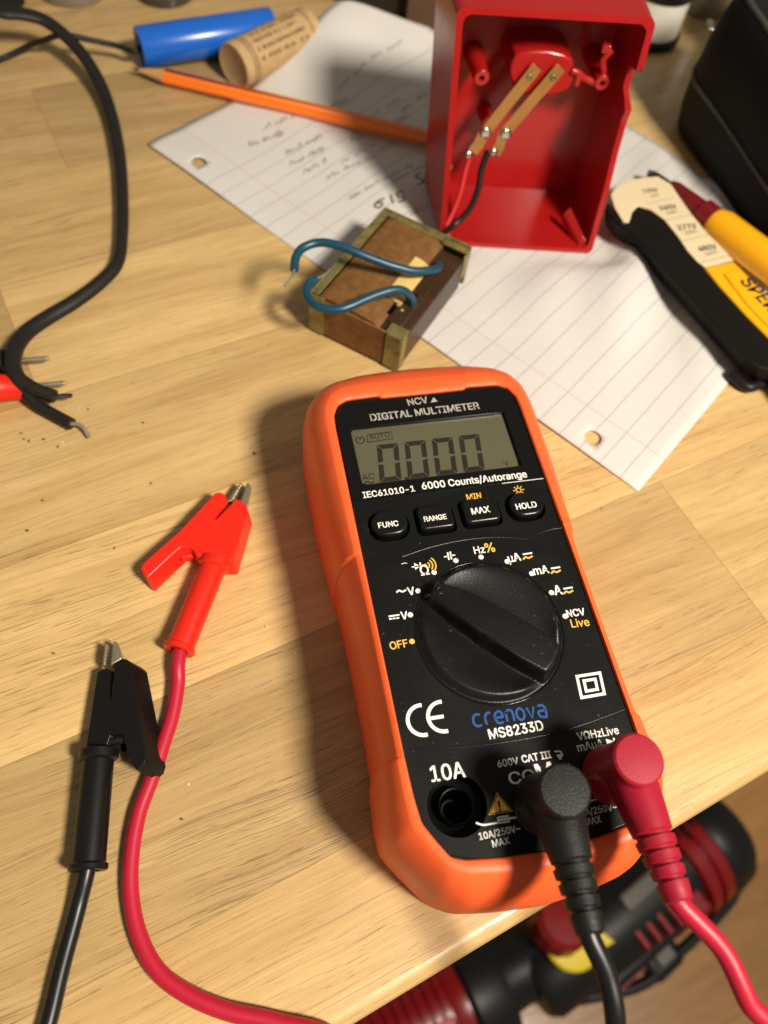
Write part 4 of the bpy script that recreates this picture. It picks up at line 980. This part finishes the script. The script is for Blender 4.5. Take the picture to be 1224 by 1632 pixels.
# ------------------------------------------------------------------ black cord, probes
cord = thing('mains_cable', 'thick black two-core cord with stripped ends curving down the left of the table', 'cord', (*W(190, 300, 0)[:2], 0))
cp = [(-60,0,26),(0,18,24),(35,22,22),(70,32,19),(105,58,15),(135,92,11),(160,135,7),(178,185,4.6),(190,245,4.0),(195,310,3.8),(195,370,3.8),(188,418,3.6),(160,450,3.4),(120,480,3.4),(78,505,3.6),(45,528,4.8),(26,552,6.8),(20,578,8),(28,602,8),(46,618,7)]
P = smooth_path([PX(*p) for p in cp], 8); n_ = len(P)
MB().tube(P, [2.3]*n_, 18, ry=list(np.interp(np.linspace(0, 1, n_), [0, .35, .55, .7, 1], [4.4, 3.0, 2.3, 2.8, 3.1])), twist=[math.pi/2]*n_).build('sheath', M_CORDBLK, cord, smooth=80)
c1_ = MB().tube(smooth_path([PX(*p) for p in ((34,606,8),(52,618,7.2),(70,626,6.4),(88,632,5.8))], 6), [2.4]*19, 14).build('insulated_core', M_CORDBLK, cord, smooth=50)
tw = MB()
for k in range(5):
    tw.tube(smooth_path([tuple(np.array(PX(86+q*7, 632-q*.4, 5.8))+np.array([0, math.cos(k*1.26+q*1.6)*.55, math.sin(k*1.26+q*1.6)*.55])) for q in range(5)], 5), .42, 6)
tw.build('stripped_strands', mat('dark_copper', '#3C3A30', .45, metal=.6), c1_, smooth=80)
c2o = MB().tube(smooth_path([PX(*p) for p in ((30,604,6),(44,630,4.5),(62,647,3.2),(88,662,2.7),(114,676,2.6))], 6), [2.2]*25, 14).build('insulated_core', M_CORDBLK, cord, smooth=50)
MB().tube(smooth_path([PX(*p) for p in ((112,675,2.8),(124,676,3),(133,682,2.6),(138,690,1.8),(142,697,1.2))], 6), .75, 8).build('stripped_strands', M_TIN, c2o, smooth=80)
ad = thing('power_adapter', 'black plug block at the far left corner where the cord starts', 'plug', (*W(10, -20, 0)[:2], 0))
MB().prism([W(*p, 0)[:2] for p in ((-70, 45), (52, 10), (60, -50), (-60, -60))], 8, 34).build('adapter_body', M_CHAR, ad, bevel=3, seg=3)
MB().prism([W(*p, 0)[:2] for p in ((-60, 38), (40, 10), (48, -40), (-50, -50))], 0, 8).build('adapter_foot', M_CHAR, ad, bevel=1)

def probe(name, label, y_end, xb, xp0, xp1, yp, r_, m, z):
    t = thing(name, label, 'test probe', (*W(xb, y_end, 0)[:2], 0), 'test probes at the left edge')
    e = np.array(PX(xb, y_end, z)); f_ = np.array(PX(xp1, yp, z)); s_ = np.array(PX(xp0, yp+1, z)); d_ = (f_-s_)/np.linalg.norm(f_-s_)
    f0 = f_; hl_ = s_-d_*2
    MB().lathe([(-70, r_), (-16, r_), (-15, r_*1.25), (-12, r_*1.25), (-10, r_*.95), (-.8, r_*.82), (0, r_*.6)], e, e+d_, 28).build('handle', m, t, smooth=40)
    MB().tube([e-d_*4, f0-d_*1.2, f0-d_*.3, f0], [.95, .95, .7, .2], 14).build('metal_tip', M_STEEL, t, smooth=40)
probe('probe', 'black test probe whose metal tip points right, above the red one at left edge', 577, 12, 34, 79, 571.5, 5.6, M_BLKCAB, 5.2)
probe('probe', 'red test probe whose metal tip points right, below the black one at left edge', 617, 44, 62, 106, 611, 5.2, M_REDCLIP, 4.8)

# ------------------------------------------------------------------ voltage tester and its probe
vt = thing('voltage_tester', 'yellow, black and cream voltage tester with printed voltage steps beside the red box', 'tester', (*W(1100, 430, 0)[:2], 0))
VT = 15.0
def vprism(px, z0, z1, name, m, bev, par=vt):
    return MB().prism([W(*p, z1)[:2] for p in px], z0, z1, shear=(3.2, 2.6)).build(name, m, par, bevel=bev, seg=4)
Z4 = lambda x, y: (900+x*.2647, 220+y*.2647)
edgeR = [(640,275),(690,350),(760,450),(850,560),(940,650),(1020,735),(1240,960),(1480,1210),(1700,1440)]
edgeM = [(440,405),(520,430),(600,490),(680,590),(740,680),(800,745),(840,775),(930,890),(1090,1065),(1240,1215),(1480,1460)]
grip = [Z4(*p) for p in [(265,375),(300,450),(355,510),(390,495),(400,440),(425,405)]+edgeM+[(1500,1640),(1400,1500),(1270,1400),(1170,1385),(1080,1320),(900,1120),(640,830),(430,600),(300,500),(240,420)]]
vprism(grip, 4.0, VT-1.0, 'rubber_grip', mat('black_rubber', (.006, .0055, .0045), .6, spec=.15), 2.2)
body = [Z4(*p) for p in [(300,300),(380,250),(460,238),(560,228)]+edgeR+[(1700,1500),(1480,1520),(1240,1260),(1090,1100),(930,930),(840,815),(680,640),(520,470),(440,430),(400,450),(385,500),(350,500),(300,420),(275,340)]]
nosep = [Z4(*p) for p in [(275,340),(300,300),(380,250),(460,238),(560,228)]+edgeR[:6]+[(1015,738),(840,772)]+edgeM[5::-1]+[(405,440),(385,505),(350,500),(300,420)]]
nose = vprism(nosep, 5, VT-.2, 'label_panel', M_CREAMPL, 1.6)
yb = [Z4(*p) for p in [(832,772),(1018,736)]+edgeR[6:]+[(1700,1500)]+edgeM[::-1][:4]]
yel = vprism(yb, 5, VT, 'yellow_body', M_YELPL, 1.6)
tx = MB()
for s1, (xa, ya), (xb, yb_) in (('120V', (478,320), (566,312)), ('240V', (578,425), (680,412)), ('277V', (690,545), (800,530)), ('480V', (815,672), (922,655))):
    put_text(tx, s1, W(*Z4(xa, ya+8), VT)[:2], W(*Z4(xb, yb_+8), VT)[:2], VT-.12, .02)
    put_text(tx, 'VAC', W(*Z4(xa+42, ya+38), VT)[:2], W(*Z4(xb+6, yb_+32), VT)[:2], VT-.12, .0, .8)
    flat_line(tx, [W(*Z4(xa+10, ya+75), VT)[:2], W(*Z4(xb+90, yb_+45), VT)[:2]], .18, VT-.13)
tx.build('voltage_lettering', M_SMOKE, nose, smooth=180)
pl = [Z4(*p) for p in ((960,815),(1035,790),(1060,800),(1400,1130),(1500,1270),(1400,1300),(1240,1145),(1100,1000))]
plate = MB().prism([W(*p, VT+.8)[:2] for p in pl], VT-.4, VT+.8).build('raised_badge', M_YELPL, yel, bevel=.4)
bt = MB(); put_text(bt, 'SPERRY', W(*Z4(1052,862), VT+.8)[:2], W(*Z4(1330,1150), VT+.8)[:2], VT+.86, .02, 1.15); bt.build('badge_lettering', M_SMOKE, yel, smooth=180)
hk = MB(); hk.tube(smooth_path([PX(*Z4(*p), 3) for p in ((1000,1420),(1050,1465),(1110,1500),(1180,1480),(1290,1470),(1400,1440))], 6), 2.2, 10); hk.build('lower_clip', M_CHAR, vt, smooth=80)
hk = MB(); hk.tube(smooth_path([PX(*Z4(*p), 9) for p in ((500,212),(540,222),(585,250),(640,290))], 5), 1.6, 8); hk.build('end_loop', M_CHAR, vt, smooth=80)
pv_ = thing('tester_probe', 'yellow tester probe with maroon cap lying beyond the voltage tester', 'probe', (*W(1120, 320, 0)[:2], 0))
q0, q1, q2 = np.array(PX(1068,296,6.5)), np.array(PX(1134,350,7.5)), np.array(PX(1300,475,8)); q0[2] = 6; q1[2] = 7.5; q2[2] = 8
MB().tube([q0, q0+(q1-q0)*.1, q0+(q1-q0)*.75, q0+(q1-q0)*.78, q1+(q1-q0)*.05], [3, 4, 4.8, 6.2, 6.2], 24).build('probe_cap', M_MAROON, pv_, smooth=40)
MB().tube([q1, q1+(q2-q1)*.1, q2], [5.6, 7.4, 7.6], 24).build('probe_handle', M_YELPL, pv_, smooth=40)
MB().tube([q0-(q1-q0)*.1, q0+(q1-q0)*.05], [.6, 1], 10).build('metal_tip', M_CHAR, pv_, smooth=40)

# ------------------------------------------------------------------ zip case at the right
cs = thing('zip_case', 'black zipped soft case standing open at the far right', 'case', (*W(1180, 250, 0)[:2], 0))
e0, e1 = W(1105, 120, 25)[:2], W(1219, 252, 25)[:2]; cx_ = np.array([.435, -.900]); cx_ /= np.linalg.norm(cx_); cy_ = np.array([-cx_[1], cx_[0]])
org = np.array([119.5, 371.])+cy_*31-cx_*44
def stad(hl0, hl1, hw, z, n_=14):
    pts = []
    for q in range(n_+1): a = math.pi/2+math.pi*q/n_; pts.append((hl0+hw*math.cos(a)*.9, hw*math.sin(a)))
    for x in np.linspace(hl0, hl1, 16)[1:-1]: pts.append((x, -hw))
    for q in range(n_+1): a = -math.pi/2+math.pi*q/n_; pts.append((hl1+hw*math.cos(a), hw*math.sin(a)))
    for x in np.linspace(hl1, hl0, 16)[1:-1]: pts.append((x, hw))
    out = []
    for x, y in pts:      # soft wall: bulges and sags a little
        k = ss(4, 50, z); y2 = y*(1+.035*math.sin(x*.06+z*.05)*k); z2 = z+k*(2.2*math.sin(x*.045+.6)-ss(60, 170, x)*9)
        out.append((*(org+cx_*x+cy_*y2), z2))
    return out
ob = MB(); ob.strip([stad(32, 150, 27, 0.5), stad(32, 150, 31, 3), stad(32, 150, 33, 12), stad(32, 150, 33.5, 25), stad(32, 150, 33.4, 42), stad(32, 150, 31, 58), stad(32, 150, 28, 62), stad(32, 150, 26.5, 63)])
k = len(stad(0, 1, 1, 0)); ob.f.append(list(range(k))[::-1]); ob.mi.append(0); ob.build('case_wall', M_LEATHER, cs, smooth=60)
ib = MB(); ib.strip([stad(32, 150, 26.5, 63), stad(32, 150, 23, 61), stad(32, 150, 25, 6), stad(32, 150, 8, 5)]); k0 = 3*k; ib.f.append([k0+i for i in range(k)]); ib.mi.append(0); ib.build('case_lining', mat('dark_lining', (.006, .005, .004), .9), cs, smooth=60)
for z, hw, r_ in ((63, 26.5, 1.3), (27, 33.7, .9)): MB().tube(stad(32, 150, hw, z)+[stad(32, 150, hw, z)[0]], r_, 8, cap=False).build('piping', M_PIPING, cs, smooth=80)
fp = MB(); L_ = []
for x in np.linspace(-5, 175, 14): L_.append([(*(org+cx_*x+cy_*y), z) for y, z in ((22, 63), (30, 76), (46, 84), (70, 84), (70, 81), (46, 81), (31, 73), (25, 61))])
fp.strip(L_); fp.build('case_flap', M_LEATHER, cs, smooth=60)
zp = MB(); c = W(1131, 42, 63); zp.box((-1.4, -4, 0), (1.4, 4, 1.2), lambda p: tuple(c+np.array([p[0], p[1], p[2]]))); zp.build('zip_pull', M_GREYMET, cs, bevel=.4)

# ------------------------------------------------------------------ far clutter
def can(name, label, cat, px, py, r_, h, m, prof=None, group=None):
    p = W(px, py, 0); t = thing(name, label, cat, (*p[:2], 0), group)
    return t, p
t, p = can('metal_can', 'short pale metal can with a dark lid behind the red box', 'can', 1038, 84, 17, 40, M_SILV); p = p+qq*17
MB().lathe([(0, 15.5), (.6, 16.5), (24, 16.5), (24.5, 16)], p, p+np.array([0, 0, 1]), 40).build('can_body', M_SILV, t, smooth=40)
MB().lathe([(24.5, 17.2), (40, 17.2), (41, 16), (41, 0)], p, p+np.array([0, 0, 1]), 40).build('can_lid', M_CHAR, t, smooth=40)
MB().lathe([(0, 17), (1, 18.5), (4, 18.5), (5, 17)], p, p+np.array([0, 0, 1]), 40).build('base_ring', M_CHAR, t, smooth=40)
t, p = can('dark_canister', 'dark grey canister between the pale can and the zip case', 'canister', 1108, 28, 16, 60, M_CHAR); p = p+np.array([4, 14, 0])
MB().lathe([(0, 14), (1, 15), (58, 15), (60, 13.5), (60, 0)], p, p+np.array([0, 0, 1]), 36).build('canister_body', M_GREYMET, t, smooth=40)
MB().lathe([(60, 12), (70, 12), (71, 11), (71, 0)], p, p+np.array([0, 0, 1]), 36).build('canister_lid', M_CHAR, t, smooth=40)
t, p = can('metal_tin', 'silver tin at the far right behind the zip case', 'tin', 1165, 8, 16, 30, M_SILV); p = p+np.array([6, 24, 0])
MB().lathe([(0, 19), (1, 20), (26, 20), (27, 19), (27, 0)], p, p+np.array([0, 0, 1]), 36).build('tin_body', M_SILV, t, smooth=40)
MB().lathe([(27, 20.4), (33, 20.4), (34, 19.6), (34, 0)], p, p+np.array([0, 0, 1]), 36).build('round_lid', M_GREYMET, t, smooth=40)
bb = thing('brown_carton', 'small brown carton behind the red box at the top', 'carton', (*W(640, -20, 0)[:2], 0))
f1 = W(672, 56, 0)+qq*6; MB().box((-9, 0, 0), (40, 30, 34), lambda p: tuple(f1+tt*p[0]+qq*p[1]+np.array([0, 0, p[2]]))).build('carton_body', M_BROWN, bb, bevel=.6)
MB().box((-9.3, -.3, 34), (40.3, 30.3, 36), lambda p: tuple(f1+tt*p[0]+qq*p[1]+np.array([0, 0, p[2]]))).build('carton_lid', M_BROWN, bb, bevel=.5)
db = thing('black_tool_case', 'long black case behind the curled corner of the paper', 'tool case', (*W(560, -10, 0)[:2], 0))
f2 = W(520, 14, 0)+qq*3; d2 = (W(664, 52, 0)-W(520, 14, 0)); d2 /= np.linalg.norm(d2); d3 = np.array([-d2[1], d2[0], 0])
FF = lambda p: tuple(f2+d2*p[0]+d3*p[1]+np.array([0, 0, p[2]]))
MB().box((-6, 6, 0), (52, 70, 38), FF).build('case_body', M_DARKBRN, db, bevel=3, seg=3); MB().box((-7, 5, 38.2), (53, 71, 52), FF).build('case_lid', M_CHAR, db, bevel=3, seg=3)
t = thing('jar_base', 'round grey jar base standing at the top edge above the black cord', 'tin', (*W(115, -10, 0)[:2], 0))  # grey round base of a jar, modelled as a low shell
p = W(117, -16, 0); MB().lathe([(0, 17), (.6, 18.4), (10, 18.4), (11, 17.6), (11, 0)], p, p+np.array([0, 0, 1]), 40).build('jar_shell', mat('grey_lid', '#77705F', .4), t, smooth=40)
MB().lathe([(11, 14), (12, 13.5), (12, 0)], p, p+np.array([0, 0, 1]), 40).build('round_lid', mat('grey_lid_inset', '#8A826E', .4), t, smooth=40)
t = thing('glass_jar', 'clear glass jar with bright glints at the top edge beyond the battery', 'jar', (*W(262, -8, 0)[:2], 0))
p = W(263, -10, 0); gl = mat('clear_glass', '#D8CDB8', .04, trans=.92, spec=.5)
MB().lathe([(0, 14), (.6, 15.6), (3, 16), (30, 16), (33, 14), (38, 13.6), (38, 12.4), (33, 12.8), (30, 14.6), (4, 14.6), (2.4, 12), (2.4, 0)], p, p+np.array([0, 0, 1]), 48).build('jar_wall', gl, t, smooth=50)
MB().lathe([(33.5, 14.6), (38.5, 14.6), (39, 14), (39, 0)], p, p+np.array([0, 0, 1]), 48).build('jar_cap', M_GREYMET, t, smooth=50)

# ------------------------------------------------------------------ tools on the floor
def fl_pt(px, py, z): return np.array(PX(px, py, z))
tA = thing('work_light', 'red and black work light lying on the floor below the table edge', 'work light', (*fl_pt(700, 1600, FZ)[:2], FZ))
zA = FZ+46; a, b_ = fl_pt(560, 1690, zA), fl_pt(770, 1572, zA); a[2] = b_[2] = zA; dA = (b_-a)/np.linalg.norm(b_-a); lA = np.linalg.norm(b_-a)
pr = [(0, 36)]
for k in range(9): t0_ = 6+k*(lA-40)/9; pr += [(t0_, 37), (t0_+.3, 41), (t0_+6, 41), (t0_+6.3, 37)]
pr += [(lA-30, 40), (lA-22, 40)]
MB().lathe(pr, a, b_, 40).build('ribbed_body', M_REDTOOL, tA, smooth=35)
MB().lathe([(lA-22, 41), (lA-18, 46), (lA+4, 46), (lA+12, 43), (lA+14, 30), (lA+30, 28), (lA+48, 30), (lA+56, 26), (lA+58, 0)], a, b_, 40).build('end_cap', M_CHAR, tA, smooth=40)
nl = np.array([-dA[1], dA[0], 0]); cL = a+dA*(lA-78)-nl*14+np.array([0, 0, 36])
MB().box((-52, -16, -6), (42, 14, 5), lambda p: tuple(cL+dA*p[0]+nl*p[1]+np.array([0, 0, p[2]]))).build('lens_cover', mat('red_lens_plastic', '#9C1A1E', .12, spec=.6), tA, bevel=3, seg=3)

tB = thing('power_tool', 'black and red cordless tool with yellow collar lying on the floor below the table', 'power tool', (*fl_pt(1000, 1420, FZ)[:2], FZ))
zB = FZ+50; a, b_ = fl_pt(900, 1525, zB), fl_pt(1118, 1335, zB); a[2] = b_[2] = zB; dB = (b_-a)/np.linalg.norm(b_-a); lB = np.linalg.norm(b_-a); nB = np.array([-dB[1], dB[0], 0])
MB().lathe([(-40, 0), (-38, 26), (-30, 32), (0, 34), (20, 38), (lB*.35, 40), (lB*.7, 42), (lB*.74, 42)], a, b_, 36).build('motor_housing', M_CHAR, tB, smooth=40)
MB().lathe([(lB*.74, 47), (lB*.745, 50), (lB*.80, 50), (lB*.805, 46), (lB*.83, 46), (lB*.835, 50), (lB*.90, 50), (lB*.905, 46)], a, b_, 40).build('red_ring', M_REDTOOL, tB, smooth=35)
MB().lathe([(lB*.905, 50), (lB*.93, 52), (lB*1.06, 50), (lB*1.12, 42), (lB*1.14, 0)], a, b_, 40).build('rubber_end', M_CHAR, tB, smooth=40)
FB = lambda c: (lambda p: tuple(c+dB*p[0]+nB*p[1]+np.array([0, 0, p[2]])))
MB().box((-16, -9, 0), (44, 7, 8), FB(a+dB*lB*.42+nB*8+np.array([0, 0, 36]))).build('grey_highlight', M_GREYTOOL, tB, bevel=3, seg=3)  # highlight on the housing, put in as a grey block
MB().box((0, -5, 0), (lB*.62, 5, 10), FB(a+dB*14-nB*34+np.array([0, 0, 8]))).build('red_rail', M_REDTOOL, tB, bevel=2)
MB().tube(smooth_path([a-dB*10-nB*30, a+dB*40-nB*52, a+dB*lB*.5-nB*54, a+dB*lB*.9-nB*52, a+dB*lB*1.0-nB*40], 8), 5, 12).build('guard_bar', M_CHAR, tB, smooth=60)
kc = fl_pt(895, 1468, FZ+112); kc[2] = FZ+112; sc2 = fl_pt(912, 1494, FZ+92)
st = MB(); st.lathe([(-6, 16), (-5, 24), (2, 25), (4, 23), (4, 14)], sc2, sc2+np.array([.1, -.1, 1]), 36)
st.prism([(sc2[0]+18, sc2[1]-8), (sc2[0]+34, sc2[1]+2), (sc2[0]+20, sc2[1]+10)], FZ+88, FZ+96); st.build('yellow_collar', M_YELTOOL, tB, bevel=1)
bk_ = a+dB*70-nB*6
MB().box((-62, -36, 4), (lB*.62, 34, 30), FB(bk_+np.array([0, 0, -10]))).build('battery_pack', M_CHAR, tB, bevel=7, seg=3)
vn = MB()
for k in range(6): vn.box((k*9, -2, 0), (k*9+4, 14, 3), FB(a+dB*lB*.76+nB*14+np.array([0, 0, 44])))
vn.build('vent_slots', M_HOLE, tB, bevel=1)
hd = MB(); hd.box((lB*.30, -62, -18), (lB*.52, -20, 6), FB(a)); hd.build('side_handle', M_CHAR, tB, bevel=8, seg=3)
rs_ = MB()
for k in range(5): rs_.box((lB*.30+k*12, -30-k*1.5, 22), (lB*.30+k*12+5, 4, 37+k*.4), FB(a))
rs_.build('red_grille', M_REDTOOL, tB, bevel=1.5)
MB().box((lB*.56, -40, 10), (lB*.72, -8, 36), FB(a)).build('trigger_guard', M_REDTOOL, tB, bevel=4, seg=2)
MB().box((lB*.36, -52, 4), (lB*.46, -36, 12), FB(a)).build('side_label', M_GREYTOOL, tB, bevel=1)
for k in (0, 1): MB().box((-50, -38, 2), (-20+k*4, -33, 12), FB(bk_+dB*k*70)).build('red_stripe', M_REDTOOL, tB, bevel=1)
kn = MB(); pr = []
kn.lathe([(-14, 21), (-12, 24), (8, 23), (13, 19), (14, 0)], kc, kc+np.array([0, .15, 1]), 14); kn.build('red_knob', M_REDTOOL, tB, smooth=20)

for o in list(S.objects):
    if '_o' in o: del o['_o']
